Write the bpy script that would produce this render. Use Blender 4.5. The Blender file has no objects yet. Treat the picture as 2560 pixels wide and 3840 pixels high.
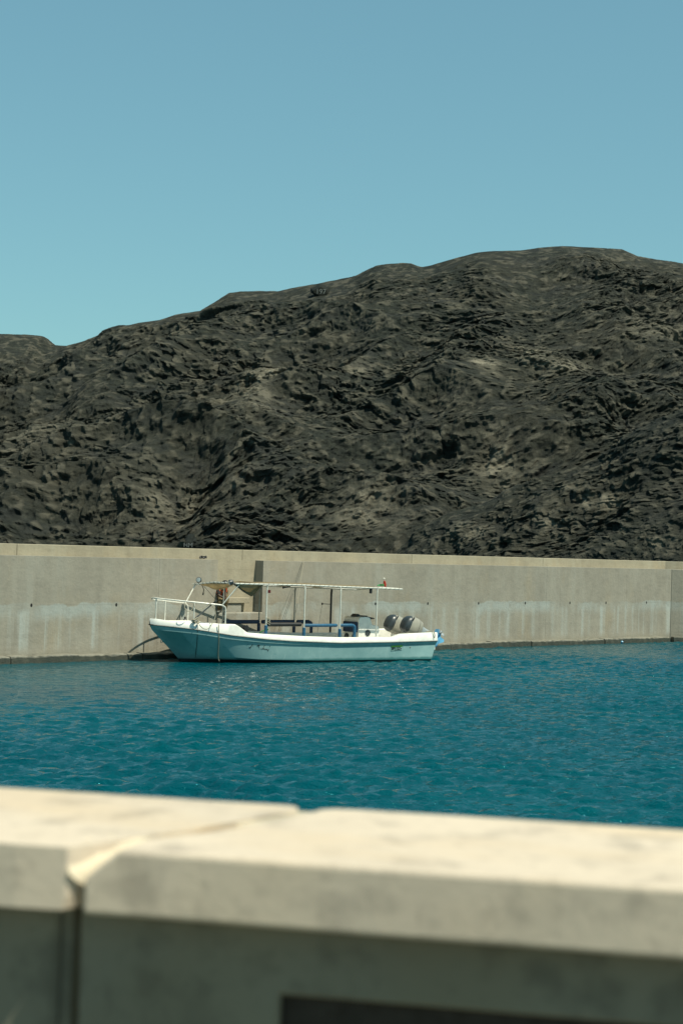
import bpy, bmesh, math, random
import numpy as np
from mathutils import Vector, Matrix
random.seed(4)
rng = np.random.RandomState(7)
scene = bpy.context.scene
COL = scene.collection

# ------------------------------------------------------------------ camera
F = 6400.; H = 3.45; CX, CY = 1280, 1920            # focal length and centre in photograph pixels
ROLL = math.radians(1.8); PITCH = math.atan(125 / F)
fwd = np.array([0, math.cos(PITCH), math.sin(PITCH)])
up0 = np.array([0, -math.sin(PITCH), math.cos(PITCH)]); r0 = np.array([1., 0, 0])
RV = math.cos(ROLL) * r0 + math.sin(ROLL) * up0
UV = -math.sin(ROLL) * r0 + math.cos(ROLL) * up0
CAM = np.array([0, 0, H])
cam = bpy.data.cameras.new('camera')
cam_ob = bpy.data.objects.new('camera', cam); COL.objects.link(cam_ob)
cam.sensor_fit = 'VERTICAL'; cam.sensor_height = 36; cam.sensor_width = 24
cam.lens = F / 3840 * 36
cam.clip_start = 0.05; cam.clip_end = 5000
M = Matrix((tuple(RV) + (0,), tuple(UV) + (0,), tuple(-fwd) + (0,), (0, 0, 0, 1))).transposed()
M.translation = Vector(CAM)
cam_ob.matrix_world = M
cam.dof.use_dof = True; cam.dof.focus_distance = 51; cam.dof.aperture_fstop = 4.2
scene.camera = cam_ob

# ------------------------------------------------------------------ sky, sun, exposure
SUN_H = np.array([0.82, -0.57]); SUN_H /= np.linalg.norm(SUN_H)
SUN_EL = math.radians(58.5)
S = Vector((SUN_H[0] * math.cos(SUN_EL), SUN_H[1] * math.cos(SUN_EL), math.sin(SUN_EL)))
world = bpy.data.worlds.new('World'); scene.world = world; world.use_nodes = True
nt = world.node_tree; nt.nodes.clear()
sky = nt.nodes.new('ShaderNodeTexSky'); sky.sky_type = 'NISHITA'; sky.sun_disc = False
sky.sun_elevation = SUN_EL; sky.sun_rotation = math.atan2(SUN_H[0], SUN_H[1])
sky.altitude = 0; sky.air_density = 1.0; sky.dust_density = 0.6; sky.ozone_density = 0.0
tint = nt.nodes.new('ShaderNodeMix'); tint.data_type = 'RGBA'; tint.blend_type = 'MULTIPLY'
tint.inputs[0].default_value = 1; tint.inputs[7].default_value = (0.67, 1.14, 1.13, 1)
bg = nt.nodes.new('ShaderNodeBackground'); bg.inputs[1].default_value = 0.15
wo = nt.nodes.new('ShaderNodeOutputWorld')
gam = nt.nodes.new('ShaderNodeGamma'); gam.inputs[1].default_value = 0.6
nt.links.new(sky.outputs[0], gam.inputs[0]); nt.links.new(gam.outputs[0], tint.inputs[6]); nt.links.new(tint.outputs[2], bg.inputs[0]); nt.links.new(bg.outputs[0], wo.inputs[0])
sun = bpy.data.lights.new('sun', 'SUN'); sun.energy = 4.7; sun.angle = math.radians(0.53); sun.color = (1.0, 0.95, 0.77)
sun_ob = bpy.data.objects.new('sun', sun); COL.objects.link(sun_ob)
sun_ob.rotation_euler = S.to_track_quat('Z', 'Y').to_euler()
scene.view_settings.view_transform = 'Standard'; scene.view_settings.look = 'None'
scene.view_settings.exposure = 0.28; scene.view_settings.gamma = 1.0

# ------------------------------------------------------------------ pixel helpers
def ray(x, y): return fwd + RV * (x - CX) / F - UV * (y - CY) / F
def onz(x, y, z):
    d = ray(x, y); return CAM + d * (z - H) / d[2]
def onplane(x, y, p, n):
    d = ray(x, y); return CAM + d * (np.dot(p - CAM, n) / np.dot(d, n))

# ------------------------------------------------------------------ mesh helpers
def tag(o, label=None, cat=None, group=None, kind=None):
    if label: o['label'] = label
    if cat: o['category'] = cat
    if group: o['group'] = group
    if kind: o['kind'] = kind
    return o
def empty(name, loc=(0, 0, 0), rz=0):
    o = bpy.data.objects.new(name, None); COL.objects.link(o)
    o.location = loc; o.rotation_euler = (0, 0, rz); o.empty_display_size = .2
    return o
class MB:
    """collects shapes, then links them as one mesh object"""
    def __init__(s): s.v = []; s.f = []
    def add(s, v, f):
        b = len(s.v); s.v += [tuple(map(float, p)) for p in v]; s.f += [tuple(i + b for i in q) for q in f]; return s
    def box(s, x0, x1, y0, y1, z0, z1):
        v = [(x, y, z) for z in (z0, z1) for y in (y0, y1) for x in (x0, x1)]
        return s.add(v, [(0, 2, 3, 1), (4, 5, 7, 6), (0, 1, 5, 4), (2, 6, 7, 3), (0, 4, 6, 2), (1, 3, 7, 5)])
    def prism(s, poly, z0, z1):
        n = len(poly)
        v = [(p[0], p[1], z0) for p in poly] + [(p[0], p[1], z1) for p in poly]
        return s.add(v, [tuple(range(n))[::-1], tuple(range(n, 2 * n))] + [(i, (i + 1) % n, n + (i + 1) % n, n + i) for i in range(n)])
    def extrude(s, poly, axis, a0, a1):
        """poly in the two other axes, extruded along axis"""
        def mk(p, a):
            q = list(p); q.insert(axis, a); return tuple(q)
        n = len(poly)
        v = [mk(p, a0) for p in poly] + [mk(p, a1) for p in poly]
        return s.add(v, [tuple(range(n))[::-1], tuple(range(n, 2 * n))] + [(i, (i + 1) % n, n + (i + 1) % n, n + i) for i in range(n)])
    def tube(s, pts, r, n=8, cap=True):
        pts = [Vector(p) for p in pts]
        rs = r if hasattr(r, '__len__') else [r] * len(pts)
        T = []
        for i in range(len(pts)):
            a = pts[max(i - 1, 0)]; b = pts[min(i + 1, len(pts) - 1)]
            T.append((b - a).normalized())
        ref = Vector((0, 0, 1)) if abs(T[0].z) < .9 else Vector((1, 0, 0))
        X = T[0].cross(ref).normalized(); v = []; f = []
        for i, p in enumerate(pts):
            X = (X - T[i] * X.dot(T[i])).normalized(); Y = T[i].cross(X)
            for k in range(n):
                a = 2 * math.pi * k / n
                v.append(p + (X * math.cos(a) + Y * math.sin(a)) * rs[i])
        for i in range(len(pts) - 1):
            for k in range(n):
                f.append((i * n + k, i * n + (k + 1) % n, (i + 1) * n + (k + 1) % n, (i + 1) * n + k))
        if cap:
            f.append(tuple(range(n))[::-1]); f.append(tuple((len(pts) - 1) * n + k for k in range(n)))
        return s.add(v, f)
    def rings(s, rings, cap0=True, cap1=True, closed=True):
        n = len(rings[0]); v = [p for r in rings for p in r]; f = []
        for i in range(len(rings) - 1):
            for k in range(n if closed else n - 1):
                f.append((i * n + k, i * n + (k + 1) % n, (i + 1) * n + (k + 1) % n, (i + 1) * n + k))
        if cap0: f.append(tuple(range(n))[::-1])
        if cap1: f.append(tuple((len(rings) - 1) * n + k for k in range(n)))
        return s.add(v, f)
    def lathe(s, c, axis, prof, n=16):
        """prof: (offset along axis, radius)"""
        A = Vector(axis).normalized(); ref = Vector((0, 0, 1)) if abs(A.z) < .9 else Vector((1, 0, 0))
        X = A.cross(ref).normalized(); Y = A.cross(X); c = Vector(c)
        return s.rings([[c + A * h + (X * math.cos(2 * math.pi * k / n) + Y * math.sin(2 * math.pi * k / n)) * r for k in range(n)] for h, r in prof])
    def build(s, name, mat, parent=None, smooth=False, bevel=0, seg=1, solid=0, sub=0):
        me = bpy.data.meshes.new(name); me.from_pydata(s.v, [], s.f); me.validate()
        bm = bmesh.new(); bm.from_mesh(me); bmesh.ops.recalc_face_normals(bm, faces=bm.faces); bm.to_mesh(me); bm.free()
        o = bpy.data.objects.new(name, me); COL.objects.link(o); me.materials.append(mat)
        if parent: o.parent = parent
        if smooth:
            for p in me.polygons: p.use_smooth = True
            try: me.set_sharp_from_angle(angle=math.radians(40))
            except Exception: pass
        if solid:
            m = o.modifiers.new('solid', 'SOLIDIFY'); m.thickness = solid
        if bevel:
            m = o.modifiers.new('bevel', 'BEVEL'); m.width = bevel; m.segments = seg; m.limit_method = 'ANGLE'
        if sub:
            m = o.modifiers.new('sub', 'SUBSURF'); m.levels = sub; m.render_levels = sub
        return o
def spline(pts, n=8):
    """Catmull-Rom through pts"""
    P = [np.array(p, float) for p in pts]; P = [2 * P[0] - P[1]] + P + [2 * P[-1] - P[-2]]; out = []
    for i in range(1, len(P) - 2):
        for k in range(n):
            t = k / n; a, b, c, d = P[i - 1:i + 3]
            out.append(.5 * ((2 * b) + (c - a) * t + (2 * a - 5 * b + 4 * c - d) * t * t + (3 * b - a - 3 * c + d) * t ** 3))
    out.append(P[-2]); return out

# ------------------------------------------------------------------ materials
class Mat:
    def __init__(s, name, rough=.6, metal=0., spec=.5):
        s.m = bpy.data.materials.new(name); s.m.use_nodes = True; s.nt = s.m.node_tree; s.nt.nodes.clear()
        s.b = s.nt.nodes.new('ShaderNodeBsdfPrincipled'); s.o = s.nt.nodes.new('ShaderNodeOutputMaterial')
        s.nt.links.new(s.b.outputs[0], s.o.inputs[0])
        s.b.inputs['Roughness'].default_value = rough; s.b.inputs['Metallic'].default_value = metal
        s.b.inputs['Specular IOR Level'].default_value = spec
        s.tc = None
    def link(s, a, b): s.nt.links.new(a, b); return s
    def coord(s, scale=(1, 1, 1), kind='Object', rot=(0, 0, 0)):
        if not s.tc: s.tc = s.nt.nodes.new('ShaderNodeTexCoord')
        mp = s.nt.nodes.new('ShaderNodeMapping'); mp.inputs['Scale'].default_value = scale; mp.inputs['Rotation'].default_value = rot
        s.link(s.tc.outputs[kind], mp.inputs[0]); return mp.outputs[0]
    def noise(s, scale=1, detail=4, rough=.55, vscale=(1, 1, 1), dist=0, kind='Object', rot=(0, 0, 0)):
        n = s.nt.nodes.new('ShaderNodeTexNoise'); n.inputs['Scale'].default_value = scale; n.inputs['Detail'].default_value = detail
        n.inputs['Roughness'].default_value = rough; n.inputs['Distortion'].default_value = dist
        s.link(s.coord(vscale, kind, rot), n.inputs['Vector']); return n.outputs[0]
    def ramp(s, fac, stops, interp='LINEAR'):
        r = s.nt.nodes.new('ShaderNodeValToRGB'); r.color_ramp.interpolation = interp
        e = r.color_ramp.elements
        while len(e) < len(stops): e.new(.5)
        for el, (p, c) in zip(e, stops):
            el.position = p; el.color = tuple(c) + (1,) if hasattr(c, '__len__') else (c, c, c, 1)
        s.link(fac, r.inputs[0]); return r.outputs[0]
    def mix(s, fac, a, b, mode='MIX'):
        m = s.nt.nodes.new('ShaderNodeMix'); m.data_type = 'RGBA'; m.blend_type = mode
        for sock, val in ((m.inputs[0], fac), (m.inputs[6], a), (m.inputs[7], b)):
            if hasattr(val, 'links'): s.link(val, sock)
            elif hasattr(val, '__len__'): sock.default_value = tuple(val) + (1,)
            else: sock.default_value = val if sock == m.inputs[0] else (val, val, val, 1)
        return m.outputs[2]
    def math(s, op, a, b=0.):
        m = s.nt.nodes.new('ShaderNodeMath'); m.operation = op
        for sock, val in ((m.inputs[0], a), (m.inputs[1], b)):
            if hasattr(val, 'links'): s.link(val, sock)
            else: sock.default_value = val
        return m.outputs[0]
    def axis(s, i, kind='Object'):
        x = s.nt.nodes.new('ShaderNodeSeparateXYZ'); s.link(s.coord(kind=kind), x.inputs[0]); return x.outputs[i]
    def maprange(s, v, a, b, c=0., d=1.):
        m = s.nt.nodes.new('ShaderNodeMapRange'); m.interpolation_type = 'SMOOTHSTEP'
        for i, val in enumerate((a, b, c, d)): m.inputs[i + 1].default_value = val
        s.link(v, m.inputs[0]); return m.outputs[0]
    def attr(s, name):
        a = s.nt.nodes.new('ShaderNodeAttribute'); a.attribute_name = name; return a.outputs['Fac']
    def col(s, c):
        if hasattr(c, 'links'): s.link(c, s.b.inputs['Base Color'])
        else: s.b.inputs['Base Color'].default_value = tuple(c) + (1,)
        return s
    def rough(s, c): s.link(c, s.b.inputs['Roughness']); return s
    def bump(s, h, strength=.3, dist=.01):
        b = s.nt.nodes.new('ShaderNodeBump'); b.inputs['Strength'].default_value = strength; b.inputs['Distance'].default_value = dist
        s.link(h, b.inputs['Height']); s.link(b.outputs[0], s.b.inputs['Normal']); return s
def plain(name, c, rough=.5, metal=0., var=.25, scale=6, spec=.5):
    m = Mat(name, rough, metal, spec)
    n = m.noise(scale, 5, .6)
    lo = tuple(x * (1 - var) for x in c); hi = tuple(min(1, x * (1 + var * .6)) for x in c)
    m.col(m.ramp(n, [(.3, lo), (.7, hi)])); m.rough(m.ramp(m.noise(scale * 2.3, 3), [(.3, max(rough - .1, .02)), (.7, min(rough + .12, 1))]))
    return m.m

def far_concrete(name, base=(.275, .252, .203), band=True):
    m = Mat(name, .9, 0, .25)
    big = m.noise(.45, 5, .6)
    c = m.ramp(big, [(.3, tuple(x * .86 for x in base)), (.55, base), (.75, tuple(x * 1.1 for x in base))])
    # vertical run-off streaks
    st = m.noise(1.0, 5, .65, (1.5, 1.5, .16))
    c = m.mix(m.ramp(st, [(.48, 0.), (.68, .4)]), c, (base[0] * 1.12, base[1] * 1.2, base[2] * 1.28))
    st2 = m.noise(1.0, 5, .65, (2.4, 2.4, .3))
    c = m.mix(m.ramp(st2, [(.52, 0.), (.72, .3)]), c, tuple(x * .62 for x in base))
    oc = m.noise(.8, 4, .6, (1, 1, .5))
    c = m.mix(m.ramp(oc, [(.55, 0.), (.72, .35)]), c, (base[0] * 1.05, base[1] * .9, base[2] * .68))
    z = m.axis(2)
    if band:
        wob = m.math('ADD', z, m.math('MULTIPLY', m.math('SUBTRACT', m.noise(1.3, 5, .6, (1, 1, .3)), .5), .45))
        up = m.maprange(wob, 1.62, 1.56); lo = m.maprange(wob, 1.05, 1.42)
        patch = m.ramp(m.noise(.55, 4, .6, (1, 1, .35)), [(.4, .1), (.58, .9)])
        fac = m.math('MULTIPLY', m.math('MULTIPLY', up, lo), patch)
        c = m.mix(m.math('MULTIPLY', fac, .75), c, (.33, .365, .345))
        # pale drips reaching down from the joint
        dr = m.ramp(m.noise(1, 5, .6, (1.7, 1.7, .06)), [(.50, 0.), (.63, .85)])
        dm = m.math('MULTIPLY', m.math('MULTIPLY', dr, m.maprange(z, 1.5, 1.3)), m.maprange(z, .1, .5))
        c = m.mix(m.math('MULTIPLY', dm, .85), c, (.37, .395, .365))
        # joint line of the two pours
        jl = m.maprange(m.math('ABSOLUTE', m.math('SUBTRACT', z, 1.56)), .03, .005)
        c = m.mix(m.math('MULTIPLY', m.math('MULTIPLY', jl, patch), .2), c, (.13, .125, .11))
    mo = m.noise(2.2, 7, .72)
    c = m.mix(m.ramp(mo, [(.35, .35), (.5, 0.)]), c, tuple(x * .66 for x in base))
    c = m.mix(m.ramp(mo, [(.52, 0.), (.7, .4)]), c, tuple(x * 1.2 for x in base))
    sp = m.noise(14, 3, .6)
    c = m.mix(m.ramp(sp, [(.3, .3), (.42, 0.)]), c, tuple(x * .7 for x in base))
    tide = m.maprange(m.math('ADD', z, m.math('MULTIPLY', m.noise(3, 4), .22)), .5, .2)
    c = m.mix(m.math('MULTIPLY', tide, .35), c, (.16, .16, .12))
    m.col(c); m.bump(m.noise(7, 8, .7), .6, .03)
    return m.m
def footing_mat():
    m = Mat('wet_footing', .6)
    n = m.noise(3, 5, .65)
    c = m.ramp(n, [(.3, (.022, .028, .022)), (.55, (.05, .052, .038)), (.75, (.10, .095, .07))])
    z = m.math('ADD', m.axis(2), m.math('MULTIPLY', m.noise(6, 4), .09))
    c = m.mix(m.math('MULTIPLY', m.maprange(z, .19, .24), .7), c, (.26, .245, .195))
    m.col(c); m.bump(m.noise(11, 6, .7), .8, .03); return m.m
def near_concrete(name, base):
    m = Mat(name, .92, 0, .2)
    c = m.ramp(m.noise(2.5, 5, .6), [(.3, tuple(x * .88 for x in base)), (.7, tuple(min(1, x * 1.06) for x in base))])
    c = m.mix(m.ramp(m.noise(9, 4, .55), [(.54, 0.), (.68, .55)]), c, (base[0] * .45, base[1] * .46, base[2] * .48))
    c = m.mix(m.ramp(m.noise(1.3, 3, .6, (1, 2.5, 1)), [(.5, 0.), (.7, .4)]), c, (base[0] * .95, base[1] * .82, base[2] * .6))
    c = m.mix(m.ramp(m.noise(60, 3), [(.3, .3), (.4, 0.)]), c, tuple(x * .6 for x in base))
    c = m.mix(m.ramp(m.noise(22, 4, .6), [(.56, 0.), (.66, .4)]), c, tuple(x * .6 for x in base))
    m.col(c); m.bump(m.noise(55, 7, .7), .35, .004); return m.m
def rock_mat():
    m = Mat('dark_rock', .95, 0, .12)
    n1 = m.noise(.09, 6, .6); n2 = m.noise(.8, 6, .7, (1, 1, 1.6))
    c = m.ramp(n2, [(.28, (.018, .022, .020)), (.5, (.034, .038, .031)), (.72, (.067, .069, .053))])
    c = m.mix(m.ramp(n1, [(.42, 0.), (.62, .75)]), c, (.047, .046, .035))
    c = m.mix(m.ramp(m.noise(.22, 5, .6, (1, 1, 2)), [(.5, 0.), (.66, .6)]), c, (.045, .048, .045))
    fl = m.noise(1.7, 7, .75, (.7, .8, 1.5), rot=(0, math.radians(17), 0))
    tn = m.math('ADD', m.math('MULTIPLY', m.attr('tone'), .75), m.math('MULTIPLY', fl, .35))
    c = m.mix(m.ramp(tn, [(.60, 0.), (.84, .8)]), c, (.115, .108, .083))
    c = m.mix(m.ramp(tn, [(.26, .5), (.44, 0.)]), c, (.017, .021, .020))
    pale = m.math('MULTIPLY', m.attr('pale'), m.ramp(m.noise(.9, 5, .65), [(.36, .2), (.5, 1.)]))
    c = m.mix(pale, c, (.27, .245, .185))
    m.col(c)
    m.bump(m.noise(1.9, 10, .78, (.75, .9, 1.3), rot=(0, math.radians(17), 0)), 1.0, .5); return m.m
def water_mat():
    m = Mat('sea_water', .05, 0, .5); m.b.inputs['Specular Tint'].default_value = (.12, .85, 1, 1)
    m.b.inputs['IOR'].default_value = 1.333
    c = m.ramp(m.noise(.12, 4, .6), [(.3, (.0, .050, .068)), (.7, (.0, .066, .082))])
    m.col(c)
    h = m.math('ADD', m.noise(3.2, 4, .6, (.8, 1.9, 1)), m.math('MULTIPLY', m.noise(8, 3, .6, (.8, 1.8, 1)), .4))
    m.bump(h, 1.0, .085); return m.m

MT = {
    'far': far_concrete('harbour_concrete'),
    'far_top': far_concrete('parapet_concrete', (.33, .29, .21), False),
    'foot': footing_mat(),
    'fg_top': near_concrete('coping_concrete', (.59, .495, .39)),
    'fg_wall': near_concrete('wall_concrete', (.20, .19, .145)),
    'mortar': near_concrete('mortar', (.60, .52, .39)),
    'rock': rock_mat(), 'water': water_mat(),
    'hole_dark': plain('hole_shade', (.008, .008, .007), .9),
    'slot_shade': plain('shade_brown', (.02, .015, .01), .8, scale=20),
    'white': plain('white_gelcoat', (.76, .75, .69), .35, var=.12),
    'hull': None,
    'boot': plain('black_antifoul', (.012, .016, .017), .5),
    'rubber': plain('black_rubber', (.015, .015, .015), .55),
    'tube': plain('white_tube', (.62, .61, .54), .35, var=.2, scale=14),
    'dull': plain('dull_steel', (.30, .31, .28), .4, .3, scale=10),
    'canvas': None,
    'blue_pad': plain('blue_padding', (.016, .10, .19), .65, scale=12),
    'navy': plain('navy_padding', (.010, .03, .075), .65, scale=12),
    'black': plain('black_plastic', (.012, .013, .014), .45),
    'grey': plain('engine_grey', (.30, .285, .235), .38, var=.12, scale=5),
    'dgrey': plain('engine_dark', (.035, .045, .05), .35),
    'leg': plain('engine_leg', (.30, .33, .34), .4),
    'bluepaint': plain('blue_antifoul', (.14, .42, .66), .45, var=.2),
    'rope': plain('rope_fibre', (.33, .30, .22), .9, scale=60),
    'drope': plain('dark_rope', (.05, .055, .045), .9, scale=60),
    'ink': plain('black_lettering', (.008, .010, .012), .5),
    'plate': plain('plate_pale', (.20, .34, .32), .5, var=.08),
    'green': plain('plate_green', (.03, .16, .02), .5),
    'red': plain('red_cloth', (.42, .04, .02), .8, scale=30),
    'fgreen': plain('green_cloth', (.03, .20, .06), .8, scale=30),
    'fwhite': plain('white_cloth', (.6, .58, .5), .8),
    'lens': plain('lamp_glass', (.35, .40, .40), .15),
    'skin': plain('skin', (.055, .03, .018), .6),
    'shirt': None,
    'khaki': plain('khaki_cloth', (.15, .115, .055), .9, var=.75, scale=25),
    'dark_cloth': plain('dark_cloth', (.015, .013, .012), .9, scale=20),
    'shoe': plain('grey_shoe', (.28, .28, .24), .8, scale=20),
    'paint': plain('old_white_paint', (.17, .18, .17), .9, scale=3),
    'litter': plain('blue_plastic', (.05, .28, .45), .4),
}
def _hull():
    m = Mat('pale_blue_hull', .32)
    n = m.noise(1.1, 5, .6)
    c = m.ramp(n, [(.3, (.18, .32, .325)), (.7, (.27, .42, .415))])
    st = m.ramp(m.noise(1, 5, .65, (2.4, 2.4, .9), dist=1.2), [(.56, 0.), (.70, .4)])  # pale streaks painted for light reflected off the water
    c = m.mix(st, c, (.42, .56, .53))
    c = m.mix(m.ramp(m.noise(5, 3, .6, (1, 1, 4)), [(.62, 0.), (.72, .5)]), c, (.10, .27, .29))
    z = m.math('ADD', m.axis(2), m.math('MULTIPLY', m.noise(5, 4), .05))
    c = m.mix(m.maprange(z, .16, .08), c, (.05, .16, .16))
    m.col(c); return m.m
MT['hull'] = _hull()
def _canvas():
    m = Mat('tan_canvas', .95, 0, .1)
    c = m.ramp(m.noise(5, 5, .6), [(.3, (.36, .29, .18)), (.7, (.52, .44, .29))]); m.col(c)
    m.bump(m.noise(7, 5, .6), .5, .03)
    tr = m.nt.nodes.new('ShaderNodeBsdfTranslucent'); m.link(c, tr.inputs[0]); mx = m.nt.nodes.new('ShaderNodeMixShader'); mx.inputs[0].default_value = .6
    m.link(m.b.outputs[0], mx.inputs[1]); m.link(tr.outputs[0], mx.inputs[2]); m.link(mx.outputs[0], m.o.inputs[0]); return m.m
MT['canvas'] = _canvas()
def _shirt():
    m = Mat('dark_red_shirt', .9)
    n = m.noise(6, 2, .5, (1.6, 1.6, .5))
    m.col(m.ramp(n, [(.50, (.012, .010, .009)), (.56, (.30, .055, .012))])); return m.m
MT['shirt'] = _shirt()

# ------------------------------------------------------------------ vectorised noise
PERM = rng.permutation(256); PERM = np.concatenate([PERM, PERM, PERM]).astype(np.int32)
GR = rng.normal(size=(256, 3)); GR /= np.linalg.norm(GR, axis=1)[:, None]; GR = GR.astype(np.float32)
def pnoise(x, y, z):
    xi = np.floor(x).astype(np.int32); yi = np.floor(y).astype(np.int32); zi = np.floor(z).astype(np.int32)
    xf = (x - xi).astype(np.float32); yf = (y - yi).astype(np.float32); zf = (z - zi).astype(np.float32)
    xi &= 255; yi &= 255; zi &= 255
    u = xf ** 3 * (xf * (xf * 6 - 15) + 10); v = yf ** 3 * (yf * (yf * 6 - 15) + 10); w = zf ** 3 * (zf * (zf * 6 - 15) + 10)
    def g(a, b, c):
        h = PERM[PERM[PERM[(xi + a) & 255] + ((yi + b) & 255)] + ((zi + c) & 255)]; G = GR[h]
        return G[:, 0] * (xf - a) + G[:, 1] * (yf - b) + G[:, 2] * (zf - c)
    l = lambda a, b, t: a + (b - a) * t
    return l(l(l(g(0, 0, 0), g(1, 0, 0), u), l(g(0, 1, 0), g(1, 1, 0), u), v), l(l(g(0, 0, 1), g(1, 0, 1), u), l(g(0, 1, 1), g(1, 1, 1), u), v), w) * 1.6
def sstep(x, a, b):
    t = np.clip((x - a) / (b - a), 0, 1); return t * t * (3 - 2 * t)
def grid_object(name, P, nr, nc, mat, smooth=False):
    me = bpy.data.meshes.new(name)
    idx = np.arange(nr * nc).reshape(nr, nc)
    q = np.stack([idx[:-1, :-1], idx[:-1, 1:], idx[1:, 1:], idx[1:, :-1]], -1).reshape(-1, 4)
    me.vertices.add(nr * nc); me.vertices.foreach_set('co', P.astype(np.float32).ravel())
    me.loops.add(q.size); me.loops.foreach_set('vertex_index', q.ravel().astype(np.int32))
    me.polygons.add(len(q)); me.polygons.foreach_set('loop_start', (np.arange(len(q)) * 4).astype(np.int32))
    me.polygons.foreach_set('use_smooth', np.full(len(q), smooth))
    me.update(calc_edges=True); me.materials.append(mat)
    o = bpy.data.objects.new(name, me); COL.objects.link(o); return o

# ------------------------------------------------------------------ water
def build_water():
    xs = np.concatenate([[-1500, -700, -350, -160, -90, -60, -40, -28, -20], np.arange(-15, 20.01, .08), [24, 32, 45, 65, 95, 160, 350, 700, 1500]])
    ys = np.concatenate([[-400, -150, -60, -20, -6, 3.4, 8], np.arange(16, 72, .068), [75, 80, 85, 110, 180, 350, 700, 1500, 3000]])
    X, Y = np.meshgrid(xs, ys); Z = np.zeros_like(X)
    fade = sstep(X, -16, -13) * sstep(X, 21, 18) * sstep(Y, 15, 18) * sstep(Y, 73, 70)
    gust = np.clip(.75 + 1.0 * pnoise(X.ravel() / 6, Y.ravel() / 13, X.ravel() * 0 + 3.3).reshape(X.shape), .3, 1.6) * (.55 + .45 * sstep(X - .35 * (Y - 45), -6, 6))
    R = np.random.RandomState(3)
    for i in range(46):
        lam = .24 * (4.2 ** R.rand()); a = math.radians(262 + R.normal() * 24)
        k = 2 * math.pi / lam; amp = .0104 * lam ** .85 * (.6 + .6 * R.rand())
        ph = k * (X * math.cos(a) + Y * math.sin(a)) + R.rand() * 6.28
        s = np.sin(ph)
        Z += amp * (1 - 2 * np.abs(s) ** .8 if i % 2 else s) * gust
    Z *= fade
    o = grid_object('water', np.stack([X, Y, Z], -1).reshape(-1, 3), len(ys), len(xs), MT['water'], True)
    tag(o, 'deep teal harbour water with small wind ripples', None, None, 'structure')
build_water()

# ------------------------------------------------------------------ hills
ST = math.radians(17)
E1 = np.array([math.cos(ST), 0, math.sin(ST)]); E3 = np.array([-math.sin(ST) * .9, -.25, math.cos(ST)]); E3 /= np.linalg.norm(E3)
E2 = np.cross(E3, E1)
def crag(P, rough, seed):
    """rock relief along the surface normal, layered along the dipping beds: (large forms, fine forms)"""
    a = P @ E1; b = P @ E2; c = P @ E3
    wx = pnoise(a / 18 + seed, b / 16, c / 16) * 5; wz = pnoise(a / 26, b / 16 + seed, c / 16) * 4.0
    rid = lambda x, y, z: 1 - 2.0 * np.abs(pnoise(x, y, z))
    B = 5.0 * (rid((a + wx) / 46 + seed, b / 34, (c + wz) / 15) - .45)
    B += 2.3 * (rid((a + wx) / 21 + 2, b / 17 + seed, (c + wz) / 6.6) - .45)
    B += 1.2 * pnoise((a + wx) / 9, b / 8 + seed, (c + wz) / 8)
    D = .8 * (rid((a + wx) / 9.5, b / 7 + 3, (c + wz) / 2.9 + seed) - .45) * rough
    D += .42 * (rid((a + wx * .6) / 4.2 + 7, b / 3, (c + wz) / 1.25) - .45) * rough
    # beds: every layer stands out or falls back by its own amount, changing slowly along its length
    tone = np.zeros(len(P), np.float32)
    for per, amp, ln in ((6.0, .75, 2.8), (2.4, .58, 3.0), (1.1, .50, 3.0), (.52, .48, 3.0), (.26, .34, 3.2)):
        q = (c + wz * .6 + pnoise(a / (per * 7) + per, b / (per * 5), c * 0 + seed) * per * 1.2) / per
        k = np.floor(q); fr = q - k
        L = per * ln
        o0 = pnoise(a / L + k * 3.17, b / L, k * 7.31 + seed)
        o1 = pnoise(a / L + (k + 1) * 3.17, b / L, (k + 1) * 7.31 + seed)
        t = sstep(fr, .82, 1.0)
        o = o0 * (1 - t) + o1 * t
        D += amp * (o - .22 * (fr - .5) * (1 - t)) * (.35 + .65 * rough)
        if per in (.52, .26): tone += o0 * .6
    D += .18 * pnoise(a / .8, b / .6 + seed, c / .42) * (.4 + .6 * rough)
    D += .17 * pnoise(a / .4, b / .4, c / .24 + 5) * (.5 + .5 * rough)
    msk = sstep(pnoise(a / 18 + 4, b / 18, c / 10 + seed), .0, .35)
    D += .45 * blocks(a, b, c, 4.0, 3.5, 1.3, seed + 3) * msk * rough
    D += .34 * blocks(a, b, c, 1.5, 1.2, .55, seed + 6) * (.35 + .65 * msk) * rough
    global TONE
    TONE = tone
    return B, D
def blocks(a, b, c, la, lb, lc, seed):
    """random offsets per joint-bounded block; the joints wander"""
    wa_ = pnoise(a / (la * 2.2) + seed, b / (lb * 2.5), c / (lc * 2.5)) * .9
    q1 = a / la + wa_ + .35 * c / lc; q2 = b / lb + wa_ * .7; q3 = c / lc + pnoise(a / (la * 1.8), b / (lb * 2) + seed, c / (lc * 3)) * .8
    q1 = q1 + .5 * (np.floor(q3) % 2)
    i1 = np.floor(q1).astype(np.int64); i2 = np.floor(q2).astype(np.int64); i3 = np.floor(q3).astype(np.int64)
    h = PERM[(PERM[(PERM[i1 & 255] + i2) & 255] + i3) & 255] / 255. - .5
    tilt = (q3 - np.floor(q3) - .5) * .7 + (q1 - np.floor(q1) - .5) * .5 * np.sign(h)
    return (h * 1.6 + tilt).astype(np.float32)
def px_elev(px, py, Y):
    """world X and Z of a photograph point at ground distance Y"""
    d = ray(px, py); t = Y / d[1]; return d[0] * t, H + d[2] * t
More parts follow.
